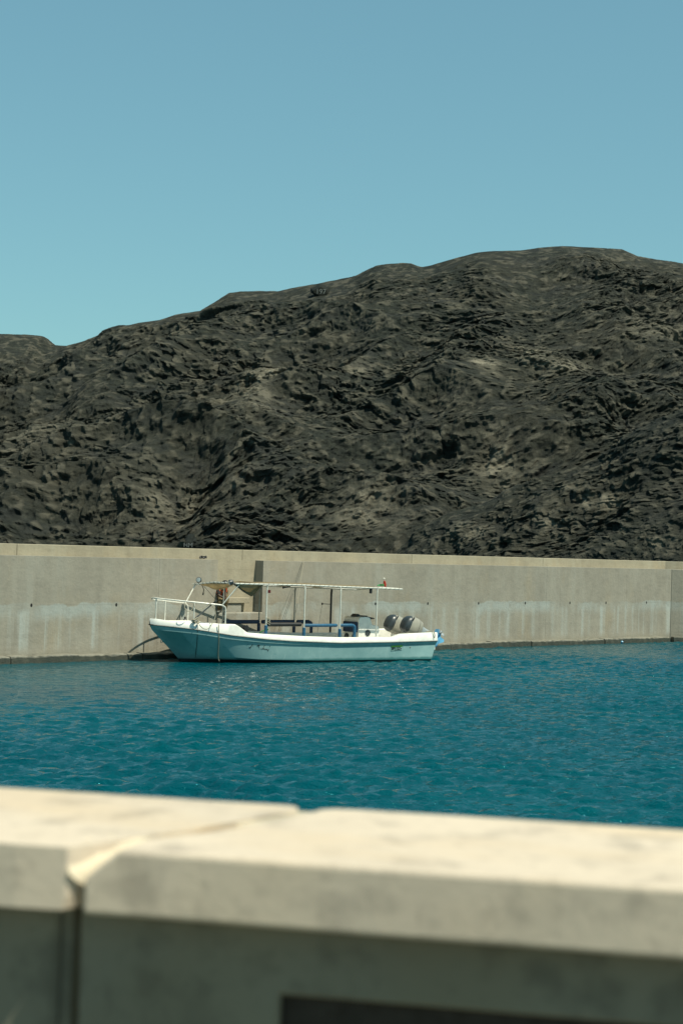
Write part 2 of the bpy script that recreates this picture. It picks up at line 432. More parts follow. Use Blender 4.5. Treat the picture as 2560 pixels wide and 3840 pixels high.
def build_hill(name, prof, Yr, base, sdim, xr, p, seed, label, pale=(), fade_top=.9, calm=(), big=1., sc=1.):
    """prof: photograph points on the skyline; Yr(px): distance of the crest; base(X): distance of the foot"""
    pts = [px_elev(x, y, Yr(x)) + (Yr(x),) for x, y in prof]
    X0 = np.array([q[0] for q in pts]); Z0 = np.array([q[1] for q in pts]); Y0 = np.array([q[2] for q in pts])
    xs = xr
    hr = np.interp(xs, X0, Z0); yr = np.interp(xs, X0, Y0); yb = base(xs)
    # soften the interpolation corners
    ss = np.concatenate([np.linspace(0, 1, sdim[0]), 1 + np.linspace(0, 1, sdim[1] + 1)[1:] ** 1.5 * .9])
    Sg, Xg = np.meshgrid(ss, xs, indexing='ij'); HR = np.broadcast_to(hr, Sg.shape); YR = np.broadcast_to(yr, Sg.shape); YB = np.broadcast_to(yb, Sg.shape)
    Y = YB + (YR - YB) * Sg
    prof_h = np.where(Sg <= 1, 1 - (1 - np.clip(Sg, 0, 1)) ** p, 1 - .55 * np.clip(Sg - 1, 0, 1) ** 1.4)
    Z = (HR + 2) * prof_h - 2
    P = np.stack([Xg, Y, Z], -1)
    dx = np.gradient(P, axis=1); dy = np.gradient(P, axis=0); N = np.cross(dx, dy); N /= np.linalg.norm(N, axis=-1, keepdims=True) + 1e-9
    N = np.where(N[..., 2:3] < 0, -N, N)
    flat = P.reshape(-1, 3)
    # pixel position of the smooth face, to find the places of the pale outcrops and calm scree
    v = flat - CAM; w = v @ fwd; PX = CX + F * (v @ RV) / w; PY = CY - F * (v @ UV) / w
    rough = np.ones(len(flat), np.float32)
    scree = sstep(pnoise(flat[:, 0] / 16, flat[:, 1] / 16, flat[:, 2] / 9 + seed), .12, .42)
    rough *= 1 - .6 * scree
    for (x, y, rx, ry) in calm: rough *= 1 - .8 * np.exp(-((PX - x) / rx) ** 2 - ((PY - y) / ry) ** 2)
    pa = np.zeros(len(flat), np.float32)
    for (x, y, rx, ry, s) in pale: pa = np.maximum(pa, s * np.clip(1.6 * np.exp(-((PX - x) / rx) ** 2 - ((PY - y) / ry) ** 2), 0, 1))
    BG, D = crag(flat * sc, rough, seed); BG = BG / sc; D = D / sc
    fa = blocks(flat @ E1, flat @ E2, flat @ E3, 2.6, 2.0, 1.1, seed + 20)
    pa *= .35 + .65 * sstep(fa, -.1, .25)
    top = 1 - fade_top * np.exp(-((Sg - 1) / .15) ** 2)
    tb = 1 - .93 * np.exp(-((Sg - 1) / .2) ** 2)
    foot = sstep(Sg, -.01, .03)
    BG = big * BG.reshape(Sg.shape) * tb * foot; D = D.reshape(Sg.shape) * top * foot
    # large forms move along the slope's normal, the beds jut out level like real ledges
    Hd = N * np.array([1., 1., .18]); Hd[..., 1] -= .25; Hd /= np.linalg.norm(Hd, axis=-1, keepdims=True)
    P = P + N * BG[..., None] + Hd * D[..., None]
    o = grid_object(name, P.reshape(-1, 3), len(ss), len(xs), MT['rock'])
    at = o.data.attributes.new('pale', 'FLOAT', 'POINT'); at.data.foreach_set('value', pa)
    at = o.data.attributes.new('tone', 'FLOAT', 'POINT'); at.data.foreach_set('value', np.clip(.5 + TONE, 0, 1).astype(np.float32))
    tag(o, label, None, None, 'structure')
    v = P - CAM; w = v @ fwd; return P, CX + F * (v @ RV) / w, CY - F * (v @ UV) / w, N
crest = [(-1600, 1500), (-900, 1330), (-400, 1270), (0, 1253), (90, 1258), (160, 1265), (205, 1300), (250, 1303), (300, 1290), (390, 1262), (470, 1225), (520, 1212), (600, 1200), (660, 1180), (750, 1165), (810, 1130), (860, 1100), (900, 1095), (1040, 1095), (1130, 1075), (1230, 1055), (1330, 1035), (1410, 1000), (1450, 993), (1540, 990), (1580, 1002), (1620, 995), (1700, 975), (1790, 952), (1860, 945), (1950, 940), (2020, 930), (2110, 925), (2200, 930), (2330, 938), (2390, 962), (2500, 975), (2560, 988), (2900, 1060), (3600, 1300), (4300, 1600)]
xr = np.concatenate([np.arange(-130, -52, .8), np.arange(-52, 54, .14), np.arange(54, 135, .8)])
HP, HPX, HPY, HN = build_hill('hillside', crest, lambda x: 236 + 8 * math.sin(x / 400.), lambda X: 138 + 5 * np.sin(X / 17) + 3 * np.sin(X / 6.1 + 1), (640, 40), xr, 1.12, 1.7,
    'tall dark rocky hillside filling the width behind the harbour wall',
    pale=[(985, 1450, 70, 60, 1), (860, 1540, 110, 35, .7), (960, 1570, 60, 60, .5), (2000, 1345, 45, 35, 1), (1985, 1310, 60, 14, .8), (1830, 1425, 50, 22, 1), (2080, 1400, 120, 30, .6), (1870, 1780, 60, 60, .7), (1345, 1980, 90, 60, .6), (700, 2020, 60, 30, .7), (700, 1830, 200, 60, .4), (1330, 1380, 40, 40, .6), (2450, 1270, 120, 50, .4), (150, 1680, 140, 70, .4)],
    calm=[(1000, 1530, 70, 70), (1400, 1200, 200, 90), (300, 1480, 110, 60)])
spur = [(1330, 2160), (1480, 2078), (1550, 2000), (1620, 1950), (1688, 1920), (1851, 1872), (1974, 1806), (2121, 1765), (2260, 1716), (2341, 1640), (2450, 1580), (2560, 1529), (2800, 1440), (3300, 1360), (3900, 1500)]
xr2 = np.concatenate([np.arange(0, 30, .1), np.arange(30, 62, .6)])
build_hill('hillside', spur, lambda x: np.interp(x, [1300, 2600, 3900], [134, 127, 122]), lambda X: np.interp(X, [0, 25, 60], [124, 101, 92]), (330, 60), xr2, 1.1, 5.2,
    'dark craggy spur in front of the hillside, rising to the right edge',
    pale=[(2250, 1890, 60, 25, .9), (2150, 1840, 60, 15, .6), (1750, 1990, 80, 30, .5), (2480, 2040, 80, 40, .4), (2060, 1985, 30, 40, .6)], fade_top=.5, big=.5, sc=1.5)
def text_mesh(body, size, mat, name, parent=None, extrude=.001, bold=0.):
    cu = bpy.data.curves.new('text', 'FONT'); cu.body = body; cu.size = size; cu.extrude = extrude; cu.offset = bold
    cu.align_x = 'CENTER'; cu.align_y = 'CENTER'; cu.resolution_u = 3
    t = bpy.data.objects.new('text', cu); COL.objects.link(t)
    dg = bpy.context.evaluated_depsgraph_get(); me = bpy.data.meshes.new_from_object(t.evaluated_get(dg))
    bpy.data.objects.remove(t); me.materials.clear(); me.materials.append(mat); me.name = name
    o = bpy.data.objects.new(name, me); COL.objects.link(o); o.parent = parent; return o
HILL = bpy.data.objects['hillside']
def rock_text(body, px, py, hpx):
    """painted characters on a smooth rock slab of their own, standing at the hill's real distance"""
    dd = (HPX - px) ** 2 + (HPY - py) ** 2
    i = np.unravel_index(np.argmin(dd), dd.shape)
    near = (np.abs(HPX - px) < hpx * 1.2) & (np.abs(HPY - py) < hpx * .6) & (HP[..., 1] < 245)
    y = HP[..., 1][near].min() - .12
    d = ray(px, py); t = y / d[1]; c = CAM + d * t
    h = hpx * t / F; wdt = h * .62 * len(body)
    m = MB(); R2 = random.Random(len(body)); n = 11
    out = [(math.cos(2 * math.pi * k / n) * wdt * (.62 + .3 * R2.random()), math.sin(2 * math.pi * k / n) * h * (.68 + .35 * R2.random())) for k in range(n)]
    v = [(c[0] + a, y - .02, c[2] + b) for a, b in out] + [(c[0] + a * 1.35, y + 2.6, c[2] + b * 1.6 + .5) for a, b in out]
    m.rings([v[:n], v[n:]])
    sl = m.build('rock_slab', MT['rock'], HILL, bevel=.08)
    t_ = text_mesh(body, h * 1.38, MT['paint'], 'painted_letters', sl, .01, .0)
    t_.location = (c[0], y - .06, c[2]); t_.rotation_euler = (math.radians(90), 0, 0)
rock_text('197', 1203, 1094, 19)
rock_text('HM', 706, 2045, 17)

# ------------------------------------------------------------------ far harbour wall
wa = onz(0, 2490, 0); wb = onz(2500, 2405, 0); wd = (wb - wa) / np.linalg.norm(wb - wa); wn = np.array([wd[1], -wd[0], 0])
WA = math.atan2(wd[1], wd[0]); WO = wa - wn * .30                     # wall face lies behind the toe of the footing
def wl(px, py, y=0.):
    """photograph pixel -> wall coordinates (along, into the wall, up) on the plane y"""
    p = onplane(px, py, WO - wn * y, wn); q = p - WO; return (q @ wd, y, p[2])
def build_wall():
    w = empty('harbour_wall', WO, WA)
    tag(w, 'long weathered concrete harbour wall with a recessed landing behind the boat', 'wall')
    T0, T1 = wl(815, 2200)[0], wl(985, 2200)[0]
    zf = wl(900, 2297)[2]; CZ, PZ, SB = 2.90, 3.215, .36
    TE = wl(2512, 2300)[0]
    joints = [-16, -6.2, wl(590, 2400)[0], T0]
    joints2 = [T1, wl(2045, 2300)[0], wl(2345, 2300)[0], TE]
    for J in (joints, joints2):
        for a, b in zip(J[:-1], J[1:]):
            MB().box(a + .0015, b - .0015, 0, SB, -1.5, CZ).build('wall_panel', MT['far'], w, bevel=.003)
    # recess: floor slab below, back wall is the parapet's own foot
    MB().box(T0 + .003, T1 - .003, -.05, SB, -1.5, zf).build('landing', MT['far'], w, bevel=.02)
    MB().box(T0 - .5, T1 + .5, SB + .004, SB + .5, zf - .2, CZ).build('recess_back', MT['far_top'], w)
    # stone bench in the recess
    z1 = wl(930, 2241, .12)[2]; z0 = wl(930, 2262, .12)[2]; te = wl(937, 2250, .12)[0]
    MB().box(T0 + .004, te, .12, SB, z0, z1).build('bench_slab', MT['far_top'], w, bevel=.012)
    tb = wl(905, 2280, .16)[0]
    MB().box(T0 + .006, tb, .17, SB - .002, zf, z0).build('bench_block', MT['far'], w)
    # parapet
    PJ = [-16, -7.5, .9, 9.3, 17.2, 24.6, TE + .1]
    for a, b in zip(PJ[:-1], PJ[1:]):
        MB().box(a + .004, b - .004, SB + .002, SB + .42, CZ - .3, PZ).build('parapet_panel', MT['far_top'], w, bevel=.012)
    # deck behind, down to the sea bed
    MB().box(-16, TE, SB + .55, 5, -1.5, 2.4).build('roadway', MT['far'], w)
    # footing blocks at the waterline
    t = -16.0 + (wl(1690, 2415, -.3)[0] + 16) % 2.285
    k = 0
    R = random.Random(5); proto = []
    for i in range(4):
        m = MB(); poly = [(.0, -1.2)]; m = MB()
        n = 12; top = [(j / n * 2.262, .165 + .035 * R.random()) for j in range(n + 1)]
        fr = [(-.30 - .03 * R.random()) for _ in top]
        v = []; f = []
        for (x, z), y in zip(top, fr):
            v += [(x, y, -1.2), (x, y, z - .035 - .02 * R.random()), (x, y + .04 + .03 * R.random(), z), (x, -.003, z + .01), (x, -.003, -1.2)]
        for j in range(n):
            for q in range(4): f.append((j * 5 + q, j * 5 + q + 1, j * 5 + q + 6, j * 5 + q + 5))
        f += [(0, 1, 2, 3, 4), tuple(n * 5 + q for q in range(5))]
        m.add(v, f); proto.append(m)
    made = []
    while t < TE - 2.2:
        if len(made) < 4:
            o = proto[len(made)].build('footing_block', MT['foot'], w); made.append(o)
        else:
            o = bpy.data.objects.new('footing_block', made[k % 4].data); COL.objects.link(o); o.parent = w
        o.location = (t, R.uniform(-.02, .02), R.uniform(-.02, .015)); k += 1; t += 2.285
    # drain holes along the construction joint: black discs painted for the shade inside
    hole = None
    for px in (119, 437, 1407, 1603, 1793, 1968, 2135, 2270, 2422):
        t = wl(px, 2264)[0]
        if hole is None:
            hole = MB().lathe((0, -.004, 0), (0, 1, 0), [(0, .03), (.0, .036), (.003, .036)], 10).build('drain_hole', MT['hole_dark'], w); o = hole
        else:
            o = hole.copy(); COL.objects.link(o); o.parent = w
        o.location = (t, 0, 1.55); o.scale = (1, 1, 1.4)
    # return wall beyond the corner, turning towards the near side
    c = empty('harbour_wall', Vector(WO) + Vector(wd) * TE, WA - math.radians(38))
    tag(c, 'shaded end of the harbour wall turning at the right edge', 'wall')
    MB().box(.004, 14, 0, .5, -1.5, CZ).build('wall_panel', MT['far'], c, bevel=.012)
    MB().box(-.25, 14, .502, .92, CZ - .3, PZ).build('parapet_panel', MT['far_top'], c, bevel=.012)
    MB().box(.05, 14, -.3, -.003, -1.2, .17).build('footing_block', MT['foot'], c, bevel=.02)
    MB().box(.6, 14, 1.0, 5, -1.5, 2.4).build('roadway', MT['far'], c)
    return w, zf, z1, T0
WALL, ZF, ZB, T0 = build_wall()
def wworld(q): return Vector(WO) + Vector(wd) * q[0] - Vector(wn) * q[1] + Vector((0, 0, q[2]))
# black bundle on the wall's lower step
def bundle():
    p = wl(763, 2094, .1); c = wworld((p[0], .12, 2.915))
    m = MB(); R = random.Random(2)
    for k in range(3):
        pts = [(c.x + (i - 4) * .035 * wd[0], c.y + (i - 4) * .035 * wd[1] + R.uniform(-.04, .04), 2.925 + .02 * k + R.uniform(0, .03)) for i in range(9)]
        m.tube(spline(pts, 4), .017, 6)
    tag(m.build('net_scrap', MT['black'], smooth=True), 'small black bundle lying on the step of the harbour wall', 'debris')
bundle()
def litter():
    p = wl(2328, 2404, -.33); c = wworld((p[0], -.36, 0.0))
    m = MB(); R = random.Random(3)
    v = [(c.x + .06 * math.cos(k * .9) * (1 + .4 * R.random()), c.y + .05 * math.sin(k * .9), .02 + .05 * R.random()) for k in range(7)] + [(c.x, c.y, .1), (c.x, c.y, -.03)]
    m.add(v, [(k, (k + 1) % 7, 7) for k in range(7)] + [((k + 1) % 7, k, 8) for k in range(7)])
    tag(m.build('plastic_scrap', MT['litter']), 'small blue plastic scrap floating against the wall footing', 'debris')
litter()

# ------------------------------------------------------------------ boat
BO = onz(678, 2479.5, 0); BT = math.radians(36.5)
AFT = np.array([math.cos(BT), math.sin(BT), 0]); SBD = np.array([-math.sin(BT), math.cos(BT), 0])
def hit(px, py, v):
    p = onplane(px, py, BO + SBD * v, SBD); return np.array([(p - BO) @ AFT, v, p[2]])
def g(u):
    t = np.clip((u + 1.06) / 4.2, 0, 1); return 1.25 * (1 - (1 - t) ** 2.3) ** .72 + .02 - .08 * np.clip((u - 4) / 4.5, 0, 1) ** 2
def hitg(px, py, s=-1, off=0.):
    u = 1.
    for i in range(50):
        q = hit(px, py, s * max(float(g(u)) + off, .01)); u = .5 * u + .5 * q[0]
    return q
def itp(u, tab): return np.interp(u, [a for a, b in tab], [b for a, b in tab])
RUB = [(-1.08, 1.05), (-.636, 1.017), (.05, .945), (1, .798), (2.1, .687), (3.01, .628), (4.7, .562), (6.48, .566), (8.5, .590)]
TOP = [(-1.08, 1.19), (-.97, 1.225), (-.64, 1.175), (-.25, 1.136), (.32, 1.123), (1.12, 1.11), (1.22, 1.06), (1.5, .877), (2.1, .833), (3.43, .765), (4.75, .722), (6.14, .718), (6.68, .703), (7.1, .812), (8.5, .85)]
def zr(u): return itp(u, RUB)
def zt(u): return itp(u, TOP)
U1 = 8.5
def stem_u(z): return -.97 * np.clip(z / .91, -1, 2) if z > 0 else -z * 1.6
def curves(n=70):
    """longitudinal hull lines from the stem to the transom, near side (v given as half-breadth)"""
    s = np.linspace(0, 1, n) ** 1.35; L = {}
    u = -1.06 + (U1 + 1.06) * s; L['rub'] = np.stack([u, g(u), zr(u)], 1)
    drop = np.interp(u, [-1.06, 1, 4], [.135, .12, .085])
    us = -.985 + (U1 - .02 + .985) * s; zs = zr(us) - np.interp(us, [-1, 1, 4], [.135, .12, .085])
    L['strake'] = np.stack([us, np.maximum(g(us - .0) - .025, .0) * np.clip(s * 60, 0, 1), zs], 1)
    L['side'] = np.stack([us, np.maximum(g(us) - .055, 0) * np.clip(s * 60, 0, 1), zs - .006], 1)
    uc = -.33 + (U1 - .18 + .33) * s; t = np.clip((uc + .33) / 3.7, 0, 1)
    L['chine'] = np.stack([uc, 1.15 * (1 - (1 - t) ** 2.2) ** .82, itp(uc, [(-.33, .31), (.6, .20), (2, .10), (4, .05), (8.4, .03)])], 1)
    uw = -.05 + (U1 - .20 + .05) * s; t = np.clip((uw + .05) / 4.3, 0, 1)
    L['boot'] = np.stack([uw, 1.10 * (1 - (1 - t) ** 2.0) ** .9, itp(uw, [(-.05, .05), (2, .03), (8.4, -.02)])], 1)
    uk = .05 + (U1 - .25 - .05) * s
    L['keel'] = np.stack([uk, 0 * uk, itp(uk, [(.05, -.05), (.6, -.3), (2, -.42), (8.4, -.3)])], 1)
    return L
HC = curves()
def hullv(u, z):
    """half-breadth of the hull side at station u, height z"""
    a = np.array([np.interp(u, HC['side'][:, 0], HC['side'][:, 1]), np.interp(u, HC['side'][:, 0], HC['side'][:, 2])])
    c = np.array([np.interp(u, HC['chine'][:, 0], HC['chine'][:, 1]), np.interp(u, HC['chine'][:, 0], HC['chine'][:, 2])])
    t = (z - c[1]) / (a[1] - c[1]); return c[0] + (a[0] - c[0]) * t
def hit_hull(px, py, out=.006):
    v = -1.2
    for i in range(60):
        q = hit(px, py, v); v = .5 * v - .5 * (float(hullv(q[0], q[2])) + out)
    return hit(px, py, v)
def loft(m, names, sgn=1):
    n = len(HC['rub'])
    v = []; f = []
    for i in range(n):
        for nm in names:
            p = HC[nm][i]; v.append((p[0], sgn * p[1], p[2]))
    k = len(names)
    for i in range(n - 1):
        for q in range(k - 1): f.append((i * k + q, i * k + q + 1, (i + 1) * k + q + 1, (i + 1) * k + q))
    return m.add(v, f)
def build_boat():
    b = empty('motor_boat', BO, BT)
    tag(b, 'open white and pale blue motor boat with tan canopy moored along the harbour wall', 'boat')
    m = MB()
    for s in (-1, 1): loft(m, ['rub', 'strake', 'side', 'chine', 'boot'], s)
    order = ['rub', 'strake', 'side', 'chine', 'boot']
    tr = [HC[o][-1] for o in order]
    for q in range(len(order) - 1):
        p, r = tr[q], tr[q + 1]
        m.add([(p[0], -p[1], p[2]), (p[0], p[1], p[2]), (r[0], r[1], r[2]), (r[0], -r[1], r[2])], [(0, 1, 2, 3)])
    hull = m.build('hull', MT['hull'], b, smooth=True)
    m = MB()
    for s in (-1, 1): loft(m, ['boot', 'keel'], s)
    p = HC['boot'][-1]; r = HC['keel'][-1]
    m.add([(p[0], -p[1], p[2]), (p[0], p[1], p[2]), (r[0], 0, r[2])], [(0, 1, 2)])
    m.build('bottom', MT['boot'], b, smooth=True)
    # dark boot stripe just above the water
    m = MB()
    for s in (-1, 1):
        L = HC['boot']; v = []; f = []
        for i in range(len(L)):
            u, y, z = L[i]; c = HC['chine'][i]; t = .35 * min(1, max(0, (u + .05) / 2.5)) + .1
            out = .006
            v += [(u, s * (y + out), z - .05), (u + (c[0] - u) * t, s * (y + (c[1] - y) * t + out), z + (c[2] - z) * t + .005)]
        for i in range(len(L) - 1): f.append((2 * i, 2 * i + 1, 2 * i + 3, 2 * i + 2))
        m.add(v, f)
    m.build('boot_stripe', MT['boot'], b, smooth=True)
    # coaming: outer side, top and inner side
    n = 80; uu = -1.06 + (U1 + 1.06) * np.linspace(0, 1, n) ** 1.2
    uu = np.sort(np.concatenate([uu, [1.12, 1.17, 1.22, 1.36, 1.5, 6.68, 6.9, 7.1]])); n = len(uu)
    m = MB()
    for s in (-1, 1):
        v = []; f = []
        for u in uu:
            G = float(g(u)); Z = float(zt(u)); a = min(1, G / .3)
            inn = max(G - .21, 0); fl = .28 if u > 1.12 else Z - .12; low = min(inn - .04, float(hullv(u, .28)) - .05) if u > 1.12 else inn - .04
            sec = [(G + .003, float(zr(u)) + .012), (G + .0, float(zr(u)) + .05), (max(G - .022, 0), Z - .022), (max(G - .045, 0), Z), (inn, Z - .004), (max(inn - .025, 0), Z - .03), (max(low, 0), fl)]
            v += [(u, s * y, z) for y, z in sec]
        for i in range(n - 1):
            for q in range(6): f.append((i * 7 + q, i * 7 + q + 1, (i + 1) * 7 + q + 1, (i + 1) * 7 + q))
        m.add(v, f)
    m.build('coaming', MT['white'], b, smooth=True)
    # rubbing strake: dark rubber with a thin pale insert
    m = MB(); m2 = MB()
    for s in (-1, 1):
        pts = [(u, s * (float(g(u)) + .008), float(zr(u)) + .0) for u in uu]; m.tube(pts, .015, 8)
        m2.tube([(x, y + s * .014, z + .002) for x, y, z in pts], .0055, 6)
    rub = m.build('rubbing_strake', MT['rubber'], b, smooth=True); m2.build('strake_insert', MT['tube'], rub, smooth=True)
    # foredeck, bulkhead, floor, transom
    m = MB(); us = np.linspace(-1.03, 1.12, 26)
    m.rings([[(u, -max(float(g(u)) - .2, .005), float(zt(u)) - .03), (u, max(float(g(u)) - .2, .005), float(zt(u)) - .03)] for u in us], False, False, False)
    m.build('foredeck', MT['white'], b)
    MB().extrude([(-.55, .28), (.55, .28), (.86, 1.06), (-.86, 1.06)], 0, 1.10, 1.14).build('bulkhead', MT['white'], b)
    m = MB(); us = np.linspace(1.1, 8.38, 20)
    m.rings([[(u, -(float(hullv(u, .27)) - .03), .27), (u, float(hullv(u, .27)) - .03, .27)] for u in us], False, False, False)
    m.build('floor', MT['white'], b)
    m = MB().extrude([(-1.12, .3), (1.12, .3), (1.12, .82), (.85, .82), (.75, .60), (-.75, .60), (-.85, .82), (-1.12, .82)], 0, 8.38, 8.48)
    m.build('transom', MT['white'], b, bevel=.015)
    # ---------------- bow rail
    def railp(u, s, off=-.09): return (u, s * max(float(g(u)) + off, .02))
    RZ = [(-1, 1.80), (-.25, 1.735), (.709, 1.65), (.9, 1.60)]
    def rz_(u): return float(itp(u, RZ))
    right = [(u,) + railp(u, -1)[1:] + (rz_(u),) for u in (-.85, -.6, -.25, .1, .45, .70)]
    left = [(u,) + railp(u, 1)[1:] + (rz_(u) - .04,) for u in (-.85, -.6, -.25, .1, .45, .62)]
    tip = [(-.945, -.10, 1.80), (-.945, .10, 1.79)]
    en = [(.80, railp(.8, -1)[1], 1.615), (.85, railp(.85, -1)[1], 1.53), (.855, railp(.85, -1)[1], 1.12)]
    el = [(.70, railp(.7, 1)[1], 1.57), (.75, railp(.75, 1)[1], 1.48), (.755, railp(.75, 1)[1], 1.12)]
    path = en[::-1] + right[::-1] + tip + left + el
    br = MB().tube(spline(path, 5), .021, 8).build('bow_rail', MT['tube'], b, smooth=True)
    for u, s in ((-.93, -.5), (-.02, -1), (-.235, 1)):
        y = railp(u, s)[1] if abs(s) == 1 else -.1
        MB().tube([(u, y, float(zt(u)) - .02), (u, y, rz_(u) - (.04 if s > 0 else 0))], .019, 8).build('rail_post', MT['tube'], br, smooth=True)
    # ---------------- canopy frame
    US = [2.115, 3.43, 4.73, 6.105]
    NF = hit(868, 2188, -1.16); FF = hit(742, 2184, 1.16)
    uf = .5 * (NF[0] + FF[0])
    def cz(u, v):
        zn = float(itp(u, [(.9, 2.275), (2, 2.262), (3.41, 2.255), (4.69, 2.225), (6.1, 2.198), (7.07, 2.172)]))
        return zn - .045 * (v + 1.22)
    BV = 1.16
    UE = 7.07
    cf = MB().tube(spline([(u, -BV, cz(u, -BV)) for u in np.linspace(uf, UE, 9)], 4), .024, 8)
    cf.tube(spline([(u, BV, cz(u, BV)) for u in np.linspace(uf, UE, 9)], 4), .024, 8)
    for u in (uf, UE): cf.tube([(u, -BV, cz(u, -BV)), (u, 0, cz(u, 0) + .05), (u, BV, cz(u, BV))], .022, 8)
    for u in (2.7, 4.0, 5.3): cf.tube([(u, -BV, cz(u, -BV)), (u, 0, cz(u, 0) + .03), (u, BV, cz(u, BV))], .016, 6)
    frame = cf.build('canopy_frame', MT['tube'], b, smooth=True)
    def lace(pts, r, share=[None]):
        MB().tube(pts, r, 4).build('lace', MT['drope'], frame)
    for u in np.arange(uf + .1, UE, .165):
        z = cz(u, -BV); r = .027
        lace([(u + .03 * math.sin(a), -BV - r * math.cos(a), z + r * math.sin(a)) for a in np.linspace(-2.2, 2.4, 7)], .0045)
    for v in np.arange(-1.0, 1.05, .2):
        z = cz(uf, v) + .05 * (1 - abs(v) / BV); r = .028
        lace([(uf - r * math.cos(a), v + .03 * math.sin(a), z + r * math.sin(a)) for a in np.linspace(-2.2, 2.4, 7)], .006)
    # fabric top
    m = MB(); nu, nv = 60, 16; R = []
    for u in np.linspace(1.75, 6.25, nu):
        row = []
        vf = float(np.interp(u, [.9, 2.1, 3.3], [.3, .75, BV - .03]))
        for v in np.linspace(-BV + .03, vf, nv):
            w = 1 - (abs(v) / BV) ** 2
            row.append((u, v, cz(u, v) + .03 + .05 * w + .012 * math.sin(u * 5.1 + v * 3) * w + .008 * math.sin(u * 13 + v * 7) * w))
        R.append(row)
    fab = m.rings(R, False, False, False).build('canopy_fabric', MT['canvas'], b, smooth=True, solid=.006)
    m = MB(); R = []
    for u in np.linspace(6.2, UE - .01, 10): R.append([(u, v, cz(u, v) + .026 + .045 * (1 - (abs(v) / BV) ** 2)) for v in np.linspace(-BV + .03, BV - .03, 12)])
    m.rings(R, False, False, False).build('canopy_patch', MT['fwhite'], fab, smooth=True, solid=.005)
    # slack front flap: hangs across the front in two sagging bays
    def flap(P00, P01, P10, P11, sag, name, n=14):
        m = MB(); R = []
        for i in range(n + 1):
            s = i / n; row = []
            for j in range(n + 1):
                t = j / n
                p = (1 - s) * ((1 - t) * np.array(P00) + t * np.array(P01)) + s * ((1 - t) * np.array(P10) + t * np.array(P11))
                p = p + np.array([0.02 * math.sin(9 * s + 4 * t), .03 * math.sin(12 * s + 5 * t) * math.sin(math.pi * t), -sag * math.sin(math.pi * t) * s + .012 * math.sin(22 * s + 6 * t)])
                row.append(p)
            R.append(row)
        return m.rings(R, False, False, False).build(name, MT['canvas'], fab, smooth=True, solid=.005)
    A = hit(770, 2186, .75); B_ = hit(858, 2189, -1.0)
    flap((uf - .02, .9, cz(uf, .9) + .01), (uf - .02, -.95, cz(uf, -.95) + .03), (uf + .25, .80, cz(uf, .8) - .045), (uf + .15, -.85, cz(uf, -.85) - .02), .13, 'canopy_flap')
    C0 = hit(878, 2192, -1.14); C1 = hit(985, 2192, -1.14); C2 = hit(942, 2232, -.75)
    m = MB(); R = []
    for i in range(13):
        s = i / 12; row = []
        for j in range(13):
            t = j / 12; top = C0 * (1 - t) + C1 * t; bot = C0 * (1 - s) * (1 - t) + C1 * (1 - s) * t + C2 * s
            bot = C0 + (C2 - C0) * min(1, t / .62) if t < .62 else C2 + (C1 - C2) * ((t - .62) / .38) * np.array([1, 1, 1])
            p = top * (1 - s) + bot * s + np.array([0, .05 * math.sin(10 * s + 3 * t) * s, -.06 * math.sin(math.pi * t) * s + .01 * math.sin(20 * s)])
            row.append(p)
        R.append(row)
    m.rings(R, False, False, False).build('canopy_flap', MT['canvas'], fab, smooth=True, solid=.005)
    MB().tube(spline([C0 + np.array([0, -.02, .02]), .5 * C0 + .5 * C2 + np.array([0, -.03, -.03]), C2 + np.array([0, -.02, -.02])], 6), .022, 6).build('flap_strap', MT['drope'], fab)
    # posts
    for i, u in enumerate(US):
        for s in (-1, 1):
            y = s * (float(g(u)) - .085); zb = float(zt(u)) - .01; zc = cz(u, s * BV) - .02
            dark = (s == 1 and i == 3)
            pts = [(u - .035 * s * 0, y, zb), (u, y, zc - .16), (u + .005, y + (s * BV - y) * .4, zc - .06), (u + .0, s * BV, zc)]
            if i == 0 and s == 1: zb = .28
            pp = MB().tube(spline([(u, y, zb), (u, y, (zb + zc) / 2)] + pts[1:], 4), .032 if dark else .021, 8).build('canopy_post', MT['black'] if dark else (MT['tube'] if s < 0 else MT['dull']), b, smooth=True)
            if i < 3 and not (s == 1 and i == 0):
                MB().tube([(u, y, zb + .005), (u, y, zb + .02), (u, y, zb + .25), (u, y, zb + .265)], [.03, .05, .05, .03], 10).build('post_padding', MT['blue_pad'] if s < 0 else MT['navy'], pp, smooth=True)
            MB().lathe((u, y, float(zt(u)) - .005), (0, 0, 1), [(0, .05), (.01, .05), (.014, .03)], 12).build('post_base', MT['white'], pp)
    # stays from the canopy front to the bow rail
    P1 = hit(843, 2270, -1.02); MB().tube([(uf + .12, -BV, cz(uf, -BV) - .01), (.745, railp(.745, -1)[1], 1.645)], .018, 8).build('canopy_stay', MT['tube'], b, smooth=True)
    MB().tube([(uf + .05, BV - .05, cz(uf, BV) - .01), (.62, railp(.62, 1)[1], 1.60)], .018, 8).build('canopy_stay', MT['tube'], b, smooth=True)
    # backrest rails with padding
    for s in (-1, 1):
        y = s * (float(g(3.3)) - .16); z = 1.075 if s < 0 else 1.06
        for (a, c, mt) in (((US[0] + .06, US[1] - .05, 'rubber') if s < 0 else (US[0] + .02, US[1] - .04, 'navy')), (US[1] + .05, US[2] - .05, 'blue_pad' if s < 0 else 'navy'), (US[2] + .05, US[2] + .52, 'blue_pad' if s < 0 else 'navy')):
            r = .062 if mt in ('rubber', 'navy') else .05
            zz = z + (.03 if mt == 'rubber' else 0)
            MB().tube([(a, y, zz), (a + .025, y, zz), (c - .025, y, zz), (c, y, zz)], [r * .6, r, r, r * .6], 10).build('backrest_pad', MT[mt], b, smooth=True)
        u = US[2] + .52
